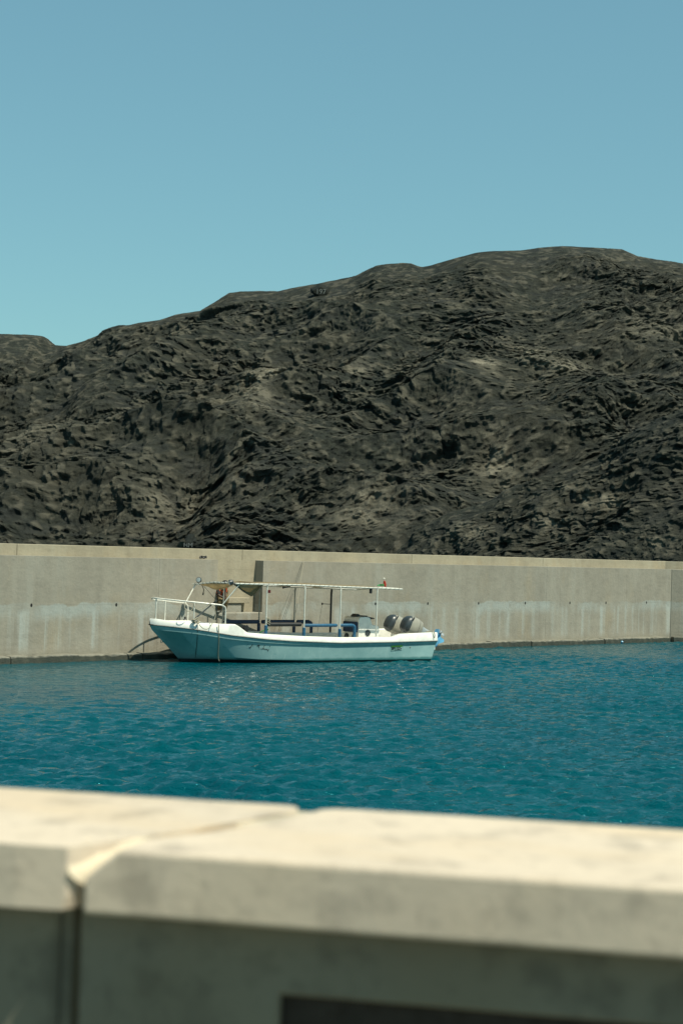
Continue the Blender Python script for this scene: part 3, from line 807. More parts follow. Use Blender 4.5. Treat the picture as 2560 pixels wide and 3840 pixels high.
        MB().tube(spline([(u - .02, y, z), (u + .05, y, z - .03), (u + .08, y, z - .12), (u + .08, y, .45)], 4), .05, 10).build('backrest_leg', MT['blue_pad' if s < 0 else 'navy'], b, smooth=True)
    # side benches
    for s in (-1, 1):
        y0, y1 = sorted((s * .42, s * .84))
        MB().box(2.3, 5.3, y0, y1, .275, .60).build('side_bench', MT['white'], b, bevel=.02)
    # ---------------- console
    cu = hit(1343, 2388, -.38)[0]
    sidep = [(cu, .275), (cu, 1.20), (cu + .04, 1.265), (cu + .10, 1.28), (cu + .36, 1.28), (cu + .44, 1.25), (cu + .52, 1.05), (cu + .545, 1.03), (cu + .72, 1.015), (cu + .77, .99), (cu + .80, .9), (cu + .82, .275)]
    con = MB().extrude([(x, z) for x, z in sidep], 1, -.38, .38).build('console', MT['white'], b, bevel=.02, seg=2)
    MB().box(cu - .075, cu - .004, -.36, .34, .81, 1.13).build('console_cushion', MT['navy'], con, bevel=.03, seg=3)
    for v in (-.17, .2):
        sp = MB().lathe((cu - .004, v, .66), (-1, 0, 0), [(0, .105), (.018, .105), (.022, .085), (.006, .06), (.012, .03), (.014, .0)], 18).build('speaker', MT['dgrey'], con, smooth=True)
    MB().lathe((cu + .35, -.383, .80), (0, -1, 0), [(0, .098), (.016, .098), (.02, .085), (.012, .083), (.014, .001)], 22).build('round_hatch', MT['dgrey'], con)
    wc = Vector((cu + .61, -.05, 1.245))
    ax = Vector((.16, 0, .98)).normalized(); X = ax.cross(Vector((0, 1, 0))).normalized(); Yv = ax.cross(X)
    whl = MB().tube([wc + (X * math.cos(a) + Yv * math.sin(a)) * .185 for a in np.linspace(0, 2 * math.pi, 25)], .017, 8)
    for a in (.5, 2.6, 4.7): whl.tube([wc - ax * .04, wc + (X * math.cos(a) + Yv * math.sin(a)) * .18], .014, 6)
    wh = whl.build('steering_wheel', MT['black'], con, smooth=True)
    MB().tube([wc - ax * .02, wc - ax * .20 + Vector((-.04, 0, 0))], [.03, .045], 10).build('steering_column', MT['black'], con, smooth=True)
    MB().extrude([(cu + .20, 1.07), (cu + .36, 1.07), (cu + .34, 1.02)], 1, -.2, -.1)
    MB().extrude([(cu + .04, 1.282), (cu + .27, 1.282), (cu + .22, 1.345), (cu + .17, 1.365), (cu + .12, 1.36)], 1, -.13, .13).build('compass', MT['black'], con, bevel=.012, seg=2)
    MB().box(cu + .30, cu + .47, -.2, .12, 1.283, 1.315).build('gauge_pod', MT['black'], con, bevel=.01)
    # ---------------- twin outboards, tilted up
    def outboard(v0, label_dark):
        ph = math.radians(67); piv = Vector((8.48, v0, .63))
        ROT = Matrix.Rotation(-ph, 3, 'Y')
        def T(p): return piv + ROT @ (Vector(p) * .92)
        def ring(cx, cz_, a, bw, z=None, n=20, sq=2.6):
            out = []
            for k in range(n):
                t = 2 * math.pi * k / n; c, s_ = math.cos(t), math.sin(t)
                out.append(T((cx + a * math.copysign(abs(c) ** (2 / sq), c), bw * math.copysign(abs(s_) ** (2 / sq), s_), cz_)))
            return out
        # cowl: rings stacked along the engine's own upright axis
        cowl = MB().rings([ring(.20, .20, .20, .17), ring(.21, .25, .28, .215), ring(.21, .42, .315, .24), ring(.20, .60, .32, .245), ring(.185, .76, .31, .24)]).build('outboard_motor', MT['grey'], b, smooth=True)
        cowl['label'] = label_dark
        MB().rings([ring(.185, .762, .308, .238), ring(.175, .84, .285, .225), ring(.16, .905, .235, .195), ring(.145, .945, .165, .14), ring(.13, .96, .08, .07)]).build('cowl_cap', MT['dgrey'], cowl, smooth=True)  # cap coloured dark, shade on the cowl's forward face put into it
        MB().rings([ring(.21, .405, .3165, .2415), ring(.21, .418, .3175, .2425)], False, False).build('cowl_seam', MT['black'], cowl)
        for s in (-1, 1):
            q = [(.36, s * .236, .80), (.47, s * .19, .74), (.46, s * .195, .70), (.34, s * .24, .755)]
            MB().add([T(p) for p in q] + [T((p[0], p[1] + s * .012, p[2])) for p in q], [(0, 1, 2, 3), (4, 5, 6, 7), (0, 1, 5, 4), (1, 2, 6, 5), (2, 3, 7, 6), (3, 0, 4, 7)]).build('air_vent', MT['black'], cowl)
        MB().rings([ring(.22, .22, .17, .14), ring(.22, .05, .14, .11), ring(.24, -.3, .12, .07), ring(.26, -.52, .13, .05)]).build('midsection', MT['leg'], cowl, smooth=True)
        MB().extrude([(-.02, -.15), (.12, -.15), (.12, .12), (-.02, .12)], 1, -.13, .13)
        m = MB(); m.add([T(p) for p in [(-.12, -.12, -.1), (.1, -.12, -.1), (.1, .12, -.1), (-.12, .12, -.1), (-.12, -.12, .12), (.1, -.12, .12), (.1, .12, .12), (-.12, .12, .12)]], [(0, 1, 2, 3), (4, 5, 6, 7), (0, 1, 5, 4), (1, 2, 6, 5), (2, 3, 7, 6), (3, 0, 4, 7)])
        m.build('clamp_bracket', MT['dgrey'], cowl, bevel=.02)
        # cavitation plate, gearcase, skeg
        pl = [(.08, -.05), (.3, -.12), (.55, -.10), (.55, .10), (.3, .12), (.08, .05)]
        MB().add([T((x, y, -.53)) for x, y in pl] + [T((x, y, -.545)) for x, y in pl], [tuple(range(6)), tuple(range(6, 12))] + [(i, (i + 1) % 6, 6 + (i + 1) % 6, 6 + i) for i in range(6)]).build('cavitation_plate', MT['bluepaint'], cowl)
        prof = [(-.06, .005), (-.03, .03), (.06, .058), (.2, .064), (.34, .056), (.42, .045)]
        low = MB()
        low.rings([[T((x, r * math.cos(2 * math.pi * k / 14), -.70 + r * math.sin(2 * math.pi * k / 14))) for k in range(14)] for x, r in prof])
        low.rings([ring(.25, -.54, .13, .035), ring(.25, -.66, .14, .035)])
        gc = low.build('gearcase', MT['bluepaint'], cowl, smooth=True)
        sk = [(.08, -.74), (.36, -.74), (.33, -.95), (.25, -.97)]
        MB().add([T((x, -.012, z)) for x, z in sk] + [T((x, .012, z)) for x, z in sk], [(0, 1, 2, 3), (4, 5, 6, 7), (0, 1, 5, 4), (1, 2, 6, 5), (2, 3, 7, 6), (3, 0, 4, 7)]).build('skeg', MT['bluepaint'], cowl)
        # propeller
        hub = MB().rings([[T((x, r * math.cos(2 * math.pi * k / 12), -.70 + r * math.sin(2 * math.pi * k / 12))) for k in range(12)] for x, r in [(.42, .05), (.52, .05), (.56, .035)]])
        for kb in range(3):
            R = []
            for i in range(6):
                s_ = i / 5; rad = .04 + .145 * s_; row = []
                wid = .9 * math.sin(math.pi * (.18 + .72 * s_)) + .05
                for j in range(5):
                    t = j / 4 - .5; a = kb * 2 * math.pi / 3 + .5 + t * wid * 1.1
                    row.append(T((.47 + t * .10, rad * math.cos(a), -.70 + rad * math.sin(a))))
                R.append(row)
            hub.rings(R, False, False, False)
        hub.build('propeller', MT['leg'], cowl, smooth=True, solid=.004)
    outboard(-.42, 'near tilted grey outboard motor at the stern')
    outboard(.40, 'far tilted grey outboard motor at the stern')
    # ---------------- small fittings
    for (px, py, v, tl) in ((747, 2175, .98, 0), (866, 2184, -1.14, 1)):
        c = Vector(hit(px, py, v)); ax = Vector((-.75, -.55, .1)) if tl == 0 else Vector((-.8, .25, -.25))
        sl = MB().lathe(c, -ax, [(-.05, .07), (-.045, .082), (0, .082), (.06, .06), (.08, .02)], 16).build('spot_light', MT['dgrey'], b, smooth=True)
        MB().lathe(c + ax.normalized() * .052, ax, [(-.004, .068), (.006, .066), (.010, .03)], 16).build('lens', MT['lens'], sl, smooth=True)
        MB().tube([c + Vector((0, 0, -.03)), (uf, v, cz(uf, v))], .014, 6).build('lamp_bracket', MT['black'], sl)
    q = hit(1010, 2218, -1.18); MB().box(q[0] - .045, q[0] + .045, -1.19, -1.12, q[2] - .045, q[2] + .045).build('red_lamp', plain('dark_red_lens', (.10, .008, .008), .25), b, bevel=.008)
    q = hit(1390, 2215, -1.12); MB().box(q[0] - .04, q[0] + .04, -1.15, -1.08, q[2] - .085, q[2] + .06).build('hanging_lamp', MT['black'], b, bevel=.015)
    q = hit(1068, 2203, -1.1); MB().lathe((q[0] - .06, -1.1, q[2]), (1, 0, .1), [(0, .04), (.03, .025), (.25, .018)], 10).build('horn', MT['black'], b)
    # flag: a short staff with a drooping red, white and green cloth
    q = hit(1438, 2196, -.9); fp = MB().tube([(q[0], -.9, q[2] - .04), (q[0] + .005, -.9, q[2] + .20)], .008, 6).build('flag_staff', MT['tube'], b)
    MB().lathe((q[0] + .005, -.9, q[2] + .20), (0, 0, 1), [(-.02, .01), (-.01, .028), (.015, .034), (.035, .02), (.04, .004)], 10).build('finial', MT['fwhite'], fp, smooth=True)
    def cloth(P, mt):
        MB().rings(P, False, False, False).build('flag_cloth', mt, fp, smooth=True, solid=.006)
    z = q[2]; u = q[0]
    cloth([[(u + .01 + .05 * s, -.9 - .03 * math.sin(6 * s + 3 * t) - .02, z + .15 - .17 * t - .03 * s) for t in np.linspace(0, 1, 6)] for s in np.linspace(-.8, 1, 7)], MT['red'])
    cloth([[(u - .02 - .26 * s, -.92 - .03 * math.sin(7 * s + 2 * t), z + .06 - .07 * t * (1 - s * .6) - .045 * s) for t in np.linspace(0, 1, 5)] for s in np.linspace(0, 1, 9)], MT['fgreen'])
    cloth([[(u + .0 + .03 * s, -.915 - .02 * math.sin(5 * s), z + .17 - .05 * t) for t in np.linspace(0, 1, 4)] for s in np.linspace(-.6, 1, 5)], MT['fwhite'])
    # dark bracket arm and thin line on the far dark post
    q = hit(1208, 2264, 1.15); q2 = hit(1241, 2266, 1.2)
    ar = MB().tube([q2, q], .011, 6); ar.lathe(q, (0, 0, 1), [(-.035, .02), (0, .03), (.03, .02)], 10); ar = ar.build('bracket_arm', MT['black'], b)
    MB().tube([q, hit(1190, 2372, 1.1)], .004, 5).build('bracket_line', MT['drope'], ar)
    # black reel behind the coaming step
    q = hit(920, 2357, -.75)
    rl = MB().lathe((q[0], q[1], q[2]), (.35, -1, 0), [(-.06, .03), (-.055, .10), (-.035, .10), (-.03, .05), (.03, .05), (.035, .10), (.055, .10), (.06, .03)], 16).build('line_reel', MT['black'], b)
    MB().tube([(q[0], q[1], q[2] - .02), (q[0] + .02, q[1], .6)], .02, 6).build('reel_stand', MT['black'], rl)
    # towing eye on the stem
    z = .57; us = float(stem_u(z)); ey = MB().tube([(us - .045 + .03 * math.cos(a), .0, z + .04 * math.sin(a)) for a in np.linspace(0, 2 * math.pi, 13)], .009, 6)
    ey.tube([(us - .02, 0, z), (us + .05, 0, z - .03)], .014, 6); ey.build('towing_eye', MT['dull'], b, smooth=True)
    # skin fitting on the quarter
    q = hit_hull(1537, 2427, .004); MB().lathe(q, (0, -1, -.2), [(0, .022), (.012, .018), (.014, .008)], 12).build('hull_drain', MT['dull'], b)
    # ---------------- number plate
    c4 = [hit_hull(x, y, .012) for x, y in ((1466, 2421), (1508, 2419), (1506, 2438), (1465, 2441))]
    n_ = np.cross(c4[1] - c4[0], c4[3] - c4[0]); n_ /= np.linalg.norm(n_); n_ = n_ if n_[1] < 0 else -n_
    pm = MB().add(c4 + [p - n_ * .006 for p in c4], [(0, 1, 2, 3), (4, 7, 6, 5), (0, 4, 5, 1), (1, 5, 6, 2), (2, 6, 7, 3), (3, 7, 4, 0)]).build('number_plate', MT['plate'], b)
    st = [c4[0] * (1 - s) + c4[3] * s + n_ * .004 for s in (.02, .33)]; st2 = [c4[1] * (1 - s) + c4[2] * s + n_ * .004 for s in (.02, .33)]
    MB().add([st[0], st2[0], st2[1], st[1]] + [p - n_ * .003 for p in (st[0], st2[0], st2[1], st[1])], [(0, 1, 2, 3), (0, 4, 5, 1), (1, 5, 6, 2), (2, 6, 7, 3), (3, 7, 4, 0)]).build('plate_strip', MT['green'], pm)
    ex = c4[1] - c4[0]; wpl = np.linalg.norm(ex); ex /= wpl; ez = np.cross(ex, -n_); ez = ez if ez[2] > 0 else -ez
    tx = text_mesh('BF1127', .105, MT['ink'], 'plate_lettering', pm, .001, .004)
    ctr = sum(c4) / 4 - ez * .012 - ex * .025 + n_ * .005
    def orient(o, c):
        Mx = Matrix((tuple(ex) + (0,), tuple(np.cross(n_, ex)) + (0,), tuple(n_) + (0,), (0, 0, 0, 1))).transposed(); Mx.translation = Vector(c); o.matrix_local = Mx
    orient(tx, ctr); bb = max(v.co.x for v in tx.data.vertices) * 2
    tx.scale = (wpl * .80 / bb, 1, 1)
    c = ctr + ex * wpl * .44 - ez * .012
    MB().add([c - ex * .016 - ez * .02, c + ex * .016 - ez * .02, c + ex * .016 + ez * .016, c - ex * .016 + ez * .016], [(0, 1, 2, 3)]).build('plate_mark', MT['ink'], pm)
    bl = [c4[3] * .86 + c4[0] * .14 + ex * wpl * .3 + n_ * .004, c4[2] * .84 + c4[1] * .16 - ex * wpl * .1 + n_ * .004]
    MB().tube(bl, .004, 4).build('plate_mark', MT['ink'], pm)
    gt = text_mesh('-- ------', .05, plain('green_print', (.10, .20, .01), .5), 'plate_lettering', pm, .001, .003); orient(gt, .5 * (st[0] + st2[1]) + n_ * .003 + ex * .03)
    # ---------------- cursive name on the bow side, stroke by stroke
    def sx(a, c_): return (900 + a * 160 / 1568, 2390 + c_ * 80 / 784)
    strokes = [([(330, 358), (355, 368), (378, 388), (410, 340), (440, 290), (465, 255)], .012), ([(285, 245), (280, 260)], .010), ([(275, 392), (268, 400)], .008), ([(492, 302), (484, 320)], .009),
        ([(622, 322), (650, 292), (690, 276), (718, 286), (720, 312), (700, 330), (690, 345), (708, 375)], .008), ([(655, 345), (672, 318), (690, 290)], .009), ([(700, 345), (715, 300)], .006),
        ([(712, 408), (706, 424)], .006), ([(752, 412), (744, 436)], .006), ([(800, 408), (784, 425), (796, 440), (812, 418)], .006), ([(912, 282), (880, 345), (848, 400), (828, 438)], .009),
        ([(850, 438), (862, 412), (880, 400)], .006), ([(880, 402), (866, 446)], .007), ([(912, 412), (898, 452)], .006), ([(948, 416), (930, 456)], .006), ([(985, 420), (966, 462)], .006), ([(1010, 424), (1002, 462)], .006), ([(866, 446), (905, 418), (900, 452), (945, 420), (935, 456), (980, 425), (970, 460), (1005, 430)], .0035),
        ([(1060, 432), (1045, 465), (1030, 495), (1016, 518)], .009), ([(1002, 462), (1045, 462)], .004), ([(1100, 318), (1090, 340)], .011)]
    for pts, r in strokes:
        pts = spline([sx(*p) for p in pts], 4) if len(pts) > 2 else [sx(*p) for p in pts]
        MB().tube([hit_hull(x, y, .007) for x, y in pts], r * .8, 5).build('name_stroke', MT['ink'], hull)
    # gripping rope at the stern corner
    q = hitg(1624, 2376, -1); sr = MB().tube(spline([(q[0] - .18, -1.06, .868), (q[0] - .05, -1.12, .878), (q[0], -1.205, .86), (q[0] + .03, -1.225, .78), (q[0] + .02, -1.225, .68)], 5), .017, 7)
    tag(sr.build('stern_rope', MT['rope'], smooth=True), 'short frayed rope tied over the boat\'s stern corner', 'rope').matrix_world = b.matrix_basis
    # cleat with a dark lashing at the far bow rail end
    q = hit(694, 2325, 1.0); MB().lathe((q[0], 1.0, q[2] - .06), (0, 0, 1), [(0, .05), (.05, .06), (.09, .03), (.16, .025)], 10).build('bow_cleat', MT['black'], b)
    return b, uf, cz
BOAT, UF, CZF = build_boat()
BMX = Matrix.Translation(Vector(BO)) @ Matrix.Rotation(BT, 4, 'Z')
def bl_(px, py, v): return Vector(hit(px, py, v))
def top_thing(m, name, mat, label, cat, group=None, smooth=True):
    """a thing built in boat coordinates but standing free in the scene"""
    o = m.build(name, mat, None, smooth); o.matrix_world = BMX; return tag(o, label, cat, group)
def gun(u, s=-1): return s * (float(g(u)))
# ropes on the bow
v = -.93
top_thing(MB().tube(spline([bl_(695, 2256, -.72), bl_(693, 2280, -.78), bl_(705, 2293, -.8), bl_(722, 2283, -.8), bl_(727, 2262, -.8), bl_(731, 2278, -.82), bl_(745, 2287, -.84), bl_(770, 2276, -.86), bl_(790, 2262, -.92)], 6), .010, 6), 'rail_rope', MT['rope'], 'thin tan rope looped twice round the bow rail', 'rope')
top_thing(MB().tube(spline([bl_(790, 2264, -.98), bl_(805, 2285, -1.03), bl_(808, 2310, -1.06), bl_(798, 2335, -1.09), bl_(782, 2357, -1.10), bl_(765, 2358, -1.06), bl_(750, 2345, -1.0), bl_(742, 2325, -.88), bl_(735, 2322, -.80)], 6), .011, 6), 'mooring_rope', MT['rope'], 'long rope loop hanging from the bow rail over the coaming', 'rope')
kn = MB(); R = random.Random(8)
kc = bl_(735, 2328, -.80)
for k in range(5):
    ph = R.random() * 6.28; tl = R.uniform(-.6, .6)
    kn.tube([kc + Vector((.085 * math.cos(a + ph), .05 * math.sin(a) * math.cos(tl), .05 * math.sin(a + ph) * 1.0 + .02 * math.cos(2 * a) + .012 * (k - 2))) for a in np.linspace(0, 5.6, 14)], .014, 6)
top_thing(kn, 'rope_knot', MT['rope'], 'tangled knot of rope on the bow coaming', 'rope')
def hang(px, y0, y1, name, mat, label, r, extra=()):
    pts = [(px, y0)] + list(extra) + []
    P = []
    for (x, y) in pts:
        q = hitg(x, y, -1, .035); P.append(Vector(q))
    for (x, y) in y1:
        q = hit_hull(x, y, .03); P.append(Vector((q[0], min(q[1], P[-1].y + .25), q[2])))
    top_thing(MB().tube(spline(P, 5), r, 6), name, mat, label, 'rope')
hang(741, 2338, [(740, 2400), (737, 2430), (733, 2466)], 'hanging_line', MT['drope'], 'thin dark line hanging straight down the pale blue bow', .009, [(741, 2355)])
hang(820, 2340, [(821, 2395), (820, 2420), (818, 2455), (819, 2470), (822, 2479)], 'hanging_rope', MT['rope'], 'tan rope hanging down the bow side into the water', .013, [(820, 2360)])
# stretched lines from the wall top down to the boat
def line(p, q, r, label, mat):
    a = Vector(p); b = Vector(q); m = MB().tube([a.lerp(b, t) + Vector((0, 0, -.05 * math.sin(math.pi * t))) for t in np.linspace(0, 1, 9)], r, 5)
    tag(m.build('mooring_line', mat), label, 'rope')
qa = wl(1136, 2098, .0); fr = BMX @ Vector((hit(1041, 2379, 1.2)[0], 1.2, .72))
line(wworld((qa[0], .02, 2.91)), fr, .005, 'thin dark line stretched from the wall top to the boat\'s far side', MT['drope'])
fr = BMX @ Vector((hit(1108, 2300, 1.25)[0], 1.25, hit(1108, 2300, 1.25)[2]))
line(wworld((qa[0] + .05, .02, 2.91)), fr, .007, 'thin tan line stretched from the wall top to a canopy post', MT['rope'])
# dark pole propped across the foredeck, held by a thin cord
P0 = bl_(722, 2328, -.35); P1 = bl_(812, 2252, .1)
top_thing(MB().tube([P0, P1], .02, 8), 'boat_pole', MT['dgrey'], 'dark grey pole propped at a slant over the foredeck', 'pole')
top_thing(MB().tube([P1, bl_(765, 2198, .75)], .006, 5), 'pole_cord', MT['drope'], 'thin cord from the slanted pole up to the canopy front', 'rope')
st = MB().tube(spline([bl_(757, 2192, .85), bl_(764, 2210, .85), bl_(763, 2222, .86), bl_(761, 2232, .86)], 5), [.012] * 11 + [.02] * 3 + [.028, .004], 6)
top_thing(st, 'dangling_strap', MT['drope'], 'dark strap dangling under the front corner of the canopy', 'strap')
gr = MB().tube(spline([bl_(975, 2372, -1.0), bl_(985, 2366, -1.1), bl_(996, 2364, -1.17), bl_(1004, 2362, -1.2), bl_(1004, 2358, -1.21)], 4), .016, 6)
top_thing(gr, 'green_rope', plain('green_rope_fibre', (.03, .22, .06), .9), 'bright green rope wound at the foot of the first near post', 'rope')
kn = MB(); kc = bl_(1004, 2330, -1.145)
for k in range(4):
    kn.tube([kc + Vector((.06 * math.cos(a + k), .045 * math.sin(a), -.05 * (k - 1.5) + .03 * math.sin(2 * a + k))) for a in np.linspace(0, 6.0, 14)], .011, 6)
top_thing(kn, 'post_knot', MT['rope'], 'pale rope knotted round the first near canopy post', 'rope')

# ------------------------------------------------------------------ seated person
def skin_mesh(name, verts, edges, radii, mat, root=0, sub=2, parent=None):
    me = bpy.data.meshes.new(name); me.from_pydata([tuple(v) for v in verts], edges, [])
    o = bpy.data.objects.new(name, me); COL.objects.link(o)
    o.modifiers.new('skin', 'SKIN'); o.modifiers.new('sub', 'SUBSURF').levels = sub
    for i, r in enumerate(radii):
        sv = me.skin_vertices[0].data[i]; sv.radius = r if hasattr(r, '__len__') else (r, r); sv.use_root = (i == root)
    dg = bpy.context.evaluated_depsgraph_get(); me2 = bpy.data.meshes.new_from_object(o.evaluated_get(dg))
    bpy.data.objects.remove(o); me2.name = name
    for p in me2.polygons: p.use_smooth = True
    me2.materials.clear(); me2.materials.append(mat)
    o = bpy.data.objects.new(name, me2); COL.objects.link(o); o.parent = parent; return o
def build_person():
    base = wl(832, 2297, .0); root = empty('person', wworld((base[0], .0, ZF)), WA)
    tag(root, 'person in dark shirt with orange patches and khaki trousers sitting hunched on the wall bench', 'person')
    bx, bz = base[0], ZF
    def L(px, py, y): q = wl(px, py, y); return (q[0] - bx, y, q[2] - bz)
    pel = L(831, 2251, .26); pel = (pel[0], .26, ZB - ZF + .10)
    che = L(829, 2223, .10); shC = L(831, 2205, .0); nk = L(837, 2201, -.05); hd = L(845, 2191, -.11); hdt = L(845, 2181, -.10)
    sL = L(819, 2208, .02); sR = L(843, 2208, .0); eL = L(820, 2233, -.12); eR = L(846, 2226, -.10); hL = L(838, 2241, -.24); hR = L(845, 2238, -.24)
    kL = L(828, 2257, -.16); kR = L(850, 2246, -.17); aL = L(822, 2287, -.03); aR = L(841, 2287, -.05); tL = L(815, 2294, -.15); tR = L(848, 2294, -.17)
    aL = (aL[0], aL[1], .08); aR = (aR[0], aR[1], .08); tL = (tL[0], tL[1], .035); tR = (tR[0], tR[1], .035)
    hpL = (pel[0] - .10, pel[1] - .02, pel[2] - .01); hpR = (pel[0] + .11, pel[1] - .03, pel[2] - .01)
    V = [pel, che, shC, nk, hd, hdt, sL, eL, hL, sR, eR, hR, hpL, kL, aL, tL, hpR, kR, aR, tR]
    E = [(0, 1), (1, 2), (2, 3), (3, 4), (4, 5), (2, 6), (6, 7), (7, 8), (2, 9), (9, 10), (10, 11), (0, 12), (12, 13), (13, 14), (14, 15), (0, 16), (16, 17), (17, 18), (18, 19)]
    Rr = [.13, .135, .10, .055, (.085, .095), .07, .06, .045, .032, .06, .045, .032, .09, .065, .045, .035, .09, .065, .045, .035]
    body = skin_mesh('body', V, E, Rr, MT['skin'], 0, 2, root)
    # clothes: loose shells round the limbs they cover
    sh = skin_mesh('shirt', [pel, che, shC, sL, eL, sR, eR], [(0, 1), (1, 2), (2, 3), (3, 4), (2, 5), (5, 6)], [.175, .175, .12, .085, .068, .085, .068], MT['shirt'], 0, 2, root)
    tr = skin_mesh('trousers', [pel, hpL, kL, aL, hpR, kR, aR], [(0, 1), (1, 2), (2, 3), (0, 4), (4, 5), (5, 6)], [.145, .105, .088, .072, .105, .088, .072], MT['khaki'], 0, 2, root)
    for a, t in ((aL, tL), (aR, tR)):
        bk = (a[0] * 1.3 - t[0] * .3, a[1] * 1.3 - t[1] * .3, .045)
        skin_mesh('shoe', [bk, ((a[0] + t[0]) / 2, (a[1] + t[1]) / 2, .05), t], [(0, 1), (1, 2)], [(.045, .045), (.05, .045), (.042, .032)], MT['shoe'], 0, 2, root)
    hair = MB().lathe(Vector(hd) + Vector((0, .012, .012)), (.05, .1, 1), [(-.02, .098), (.04, .096), (.085, .072), (.108, .035), (.112, .004)], 14).build('hair', MT['black'], root, smooth=True)
    # face: nose, brow and ears give the bowed head its shape
    fd = Vector((.55, -.8, -.25)).normalized(); hc = Vector(hd)
    sd = fd.cross(Vector((0, 0, 1))).normalized()
    sk = MB(); ey = MB()
    sk.lathe(hc + fd * .085 + Vector((0, 0, -.01)), fd + Vector((0, 0, -.5)), [(-.02, .02), (.015, .016), (.028, .006)], 8)
    sk.lathe(hc + fd * .08 + Vector((0, 0, -.055)), fd, [(-.01, .026), (.004, .022), (.009, .008)], 8)
    for s in (-1, 1):
        sk.lathe(hc + sd * s * .085, sd * s, [(-.01, .028), (.012, .03), (.02, .018)], 10)
        ey.lathe(hc + fd * .082 + sd * s * .035 + Vector((0, 0, .02)), fd, [(-.01, .014), (.004, .012), (.008, .004)], 8)
    for c0, el in ((hL, eL), (hR, eR)):
        c = Vector(c0); f = (c - Vector(el)).normalized(); s_ = f.cross(Vector((0, 0, 1))).normalized()
        for k in range(4):
            ln = (.85, 1., .95, .75)[k]; q = c + s_ * (.03 - .02 * k)
            sk.tube([q - f * .02, q + f * .04 * ln, q + f * .065 * ln + Vector((0, 0, -.02)), q + f * .07 * ln + Vector((0, 0, -.045))], [.010, .010, .009, .006], 6)
        sk.tube([c + s_ * .02, c + s_ * .05 + f * .025, c + s_ * .045 + f * .05], [.013, .011, .007], 6)
    # face, ears and fingers belong to the one body mesh
    bm = bmesh.new(); bm.from_mesh(body.data)
    for mb, mi in ((sk, 0), (ey, 1)):
        vs = [bm.verts.new(p) for p in mb.v]
        for q in mb.f:
            fc = bm.faces.new([vs[i] for i in q]); fc.material_index = mi; fc.smooth = True
    bmesh.ops.recalc_face_normals(bm, faces=bm.faces); bm.to_mesh(body.data); bm.free(); body.data.materials.append(MT['fwhite'])
build_person()

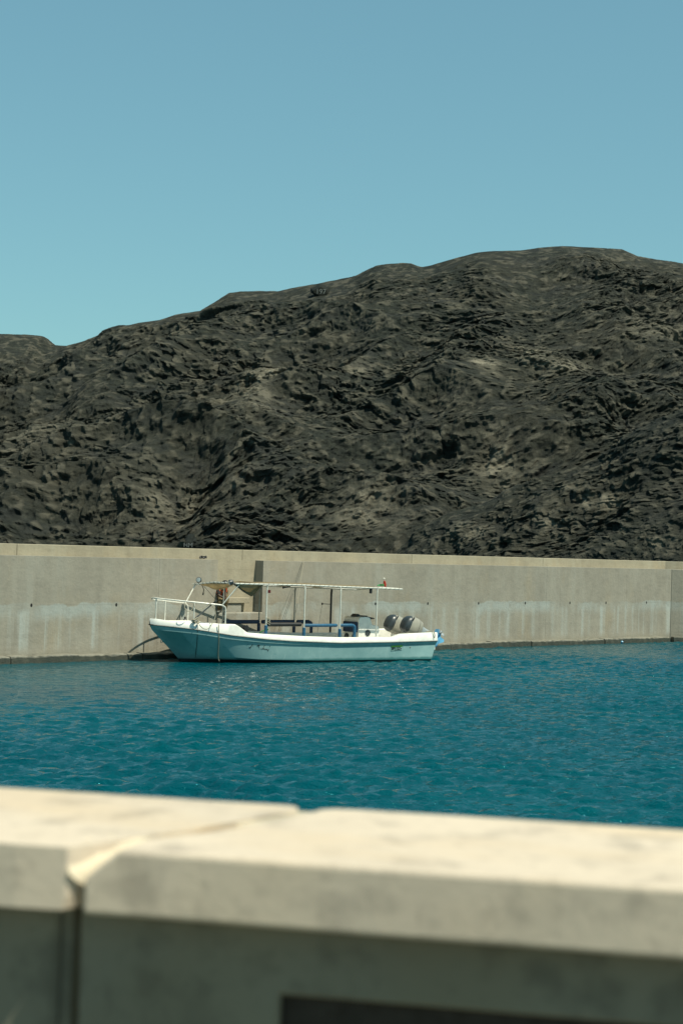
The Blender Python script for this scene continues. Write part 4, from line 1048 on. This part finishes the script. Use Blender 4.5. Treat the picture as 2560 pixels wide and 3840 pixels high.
# ------------------------------------------------------------------ near parapet and quay
FT = H - .44
pf = onz(0, 3158, FT); qf = onz(2560, 3345, FT); pb = onz(0, 2938, FT); qb = onz(2560, 3125, FT)
FA = math.radians(-11.4); fx = np.array([math.cos(FA), math.sin(FA), 0]); fy = np.array([-math.sin(FA), math.cos(FA), 0])
FO = onz(1280, 3246, FT)
DEP = (onz(1280, 3031, FT) - FO) @ fy
def fl(px, py, z=FT):
    p = onz(px, py, z) - FO; return (p @ fx, p @ fy)
def ff(px, py, y=0.):
    p = onplane(px, py, FO + fy * y, fy); return ((p - FO) @ fx, p[2])
def build_near():
    w = empty('parapet_wall', FO - np.array([0, 0, FO[2]]), FA)
    tag(w, 'pale concrete parapet with a broken coping joint in the near foreground', 'wall')
    FH = FT - ff(1280, 3502)[1]
    zc = FT - FH
    jl = fl(262, 3170)[0]; jr = ff(312, 3350)[0]
    jbl = fl(1150, 3016)[0]; jbr = fl(1192, 3036)[0]
    R = random.Random(1)
    def rough_edge(poly, z0, z1, chip=()):
        return MB().prism(poly, z0, z1)
    # left coping block, right coping block: ragged outlines, each its own piece
    def ragged(x0, x1, y, n, amp): return [(x0 + (x1 - x0) * i / n, y + R.uniform(-amp, amp)) for i in range(n + 1)]
    left = ragged(-3.4, jl, 0, 40, .0025) + [(jl + .012, .02), (jl + (jbl - jl) * .42, DEP * .36), (jl + (jbl - jl) * .80, DEP * .66), (jbl - .025, DEP * .80), (jbl - .004, DEP * .90), (jbl - .008, DEP - .012), (jbl - .022, DEP)] + ragged(jbl - .04, -3.4, DEP, 30, .003)
    lb = MB().prism(left, zc + .002, FT - .001).build('coping_block', MT['fg_top'], w, bevel=.006, seg=2)
    x0 = jr
    right = ragged(x0, 3.4, 0, 44, .0018) + ragged(3.4, jbr + .05, DEP, 30, .003) + [(jbr + .022, DEP - .006), (jbr + .0, DEP - .025), (jbr - .012, DEP * .86), (x0 + (jbr - x0) * .72 + .02, DEP * .66), (x0 + (jbr - x0) * .40 + .02, DEP * .36), (x0 + .012, .035)]
    rb = MB().prism(right, zc, FT).build('coping_block', MT['fg_top'], w)
    tp = fl(452, 3186)[0]; zl = ff(312, 3292)[1]
    def chip(o, p, n):
        bm = bmesh.new(); bm.from_mesh(o.data)
        g_ = bmesh.ops.bisect_plane(bm, geom=bm.verts[:] + bm.edges[:] + bm.faces[:], plane_co=p, plane_no=n, clear_outer=True)
        bmesh.ops.holes_fill(bm, edges=[e for e in g_['geom_cut'] if isinstance(e, bmesh.types.BMEdge)])
        bmesh.ops.recalc_face_normals(bm, faces=bm.faces); bm.to_mesh(o.data); bm.free()
    def plane(a, b, c, away):
        a, b, c = map(Vector, (a, b, c)); n = (b - a).cross(c - a).normalized()
        return a, (n if n.dot(Vector(away)) > 0 else -n)
    # broken corners: upper front corner of the right block, lower front corner of the left block
    chip(rb, *plane((x0, 0, zl), (tp, 0, FT), (x0 + (jbr - x0) * .30, DEP * .34, FT), (-1, 0, 1)))
    chip(lb, *plane((ff(225, 3398)[0], 0, zc), (jl + .004, 0, ff(245, 3325)[1]), (ff(225, 3398)[0] + .12 * (jbl - jl) / DEP, .12, zc), (1, 0, -1)))
    for o in (rb, lb):
        for md in list(o.modifiers): o.modifiers.remove(md)
        bv = o.modifiers.new('bevel', 'BEVEL'); bv.width = .006; bv.segments = 2; bv.limit_method = 'ANGLE'
    # mortar in the joint: full behind, slumping away towards the front
    pj = lambda t, o: (jl + (jbl - jl) * t - o, DEP * t)
    qj = lambda t, o: (x0 + (jbr - x0) * t + o, DEP * t)
    MB().prism([pj(.22, .06), qj(.22, .07), qj(.62, .05), pj(.62, .05)], zc + .004, FT - .017).build('mortar', MT['mortar'], w, bevel=.006)
    MB().prism([pj(.622, .05), qj(.622, .05), qj(.95, .03), pj(.95, .06)], zc + .004, FT - .005).build('mortar', MT['mortar'], w, bevel=.004)
    v = []; f = []; n = 10; k = 7
    for i in range(n + 1):
        t = i / n; y = .006 + .13 * t
        a = jl - .012 + .05 * t; b = x0 + .02 + .10 * t
        for q in range(k + 1):
            s_ = q / k
            z = FT - .002 - .075 * (1 - t) ** 1.3 * s_ ** .7 - .012 * t * s_ + R.uniform(-.004, .004)
            v.append((a + (b - a) * s_, y + .01 * math.sin(q * 2), z))
    for i in range(n):
        for q in range(k): f.append((i * (k + 1) + q, i * (k + 1) + q + 1, (i + 1) * (k + 1) + q + 1, (i + 1) * (k + 1) + q))
    b0 = len(v)
    for q in range(k + 1): p = v[q]; v.append((p[0] * .7 + (jl + x0) / 2 * .3, p[1] + .03, zc + .03))
    for q in range(k): f.append((q, q + 1, b0 + q + 1, b0 + q))
    MB().add(v, f).build('mortar', MT['mortar'], w, smooth=True)
    MB().box(jl - .01, x0 + .02, .07, .30, zc + .004, FT - .085).build('mortar', MT['mortar'], w)
    # wall panels under the coping, set back; the right one has a dark recess low down
    sx0, sz = ff(1046, 3731, .055)
    px1 = ff(268, 3500, .055)[0]; px2 = ff(300, 3500, .055)[0]
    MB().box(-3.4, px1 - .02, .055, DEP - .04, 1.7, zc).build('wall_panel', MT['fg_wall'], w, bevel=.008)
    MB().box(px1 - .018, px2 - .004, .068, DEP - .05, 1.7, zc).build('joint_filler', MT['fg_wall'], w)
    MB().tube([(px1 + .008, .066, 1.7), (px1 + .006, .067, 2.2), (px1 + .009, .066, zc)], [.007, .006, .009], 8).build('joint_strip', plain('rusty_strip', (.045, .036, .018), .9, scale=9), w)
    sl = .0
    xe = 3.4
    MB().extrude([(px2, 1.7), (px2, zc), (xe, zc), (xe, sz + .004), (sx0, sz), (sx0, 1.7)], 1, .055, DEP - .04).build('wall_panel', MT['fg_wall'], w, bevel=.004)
    MB().box(sx0 + .002, xe, .072, DEP - .06, 1.7, sz + .003).build('recess_shade', MT['slot_shade'], w)  # added dark sheet, the opening's inner shade put into its colour
    # quay under and behind the camera
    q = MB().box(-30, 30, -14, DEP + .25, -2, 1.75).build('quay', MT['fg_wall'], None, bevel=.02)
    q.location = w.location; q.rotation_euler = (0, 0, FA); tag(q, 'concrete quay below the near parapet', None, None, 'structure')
build_near()

scene.render.engine = 'CYCLES'
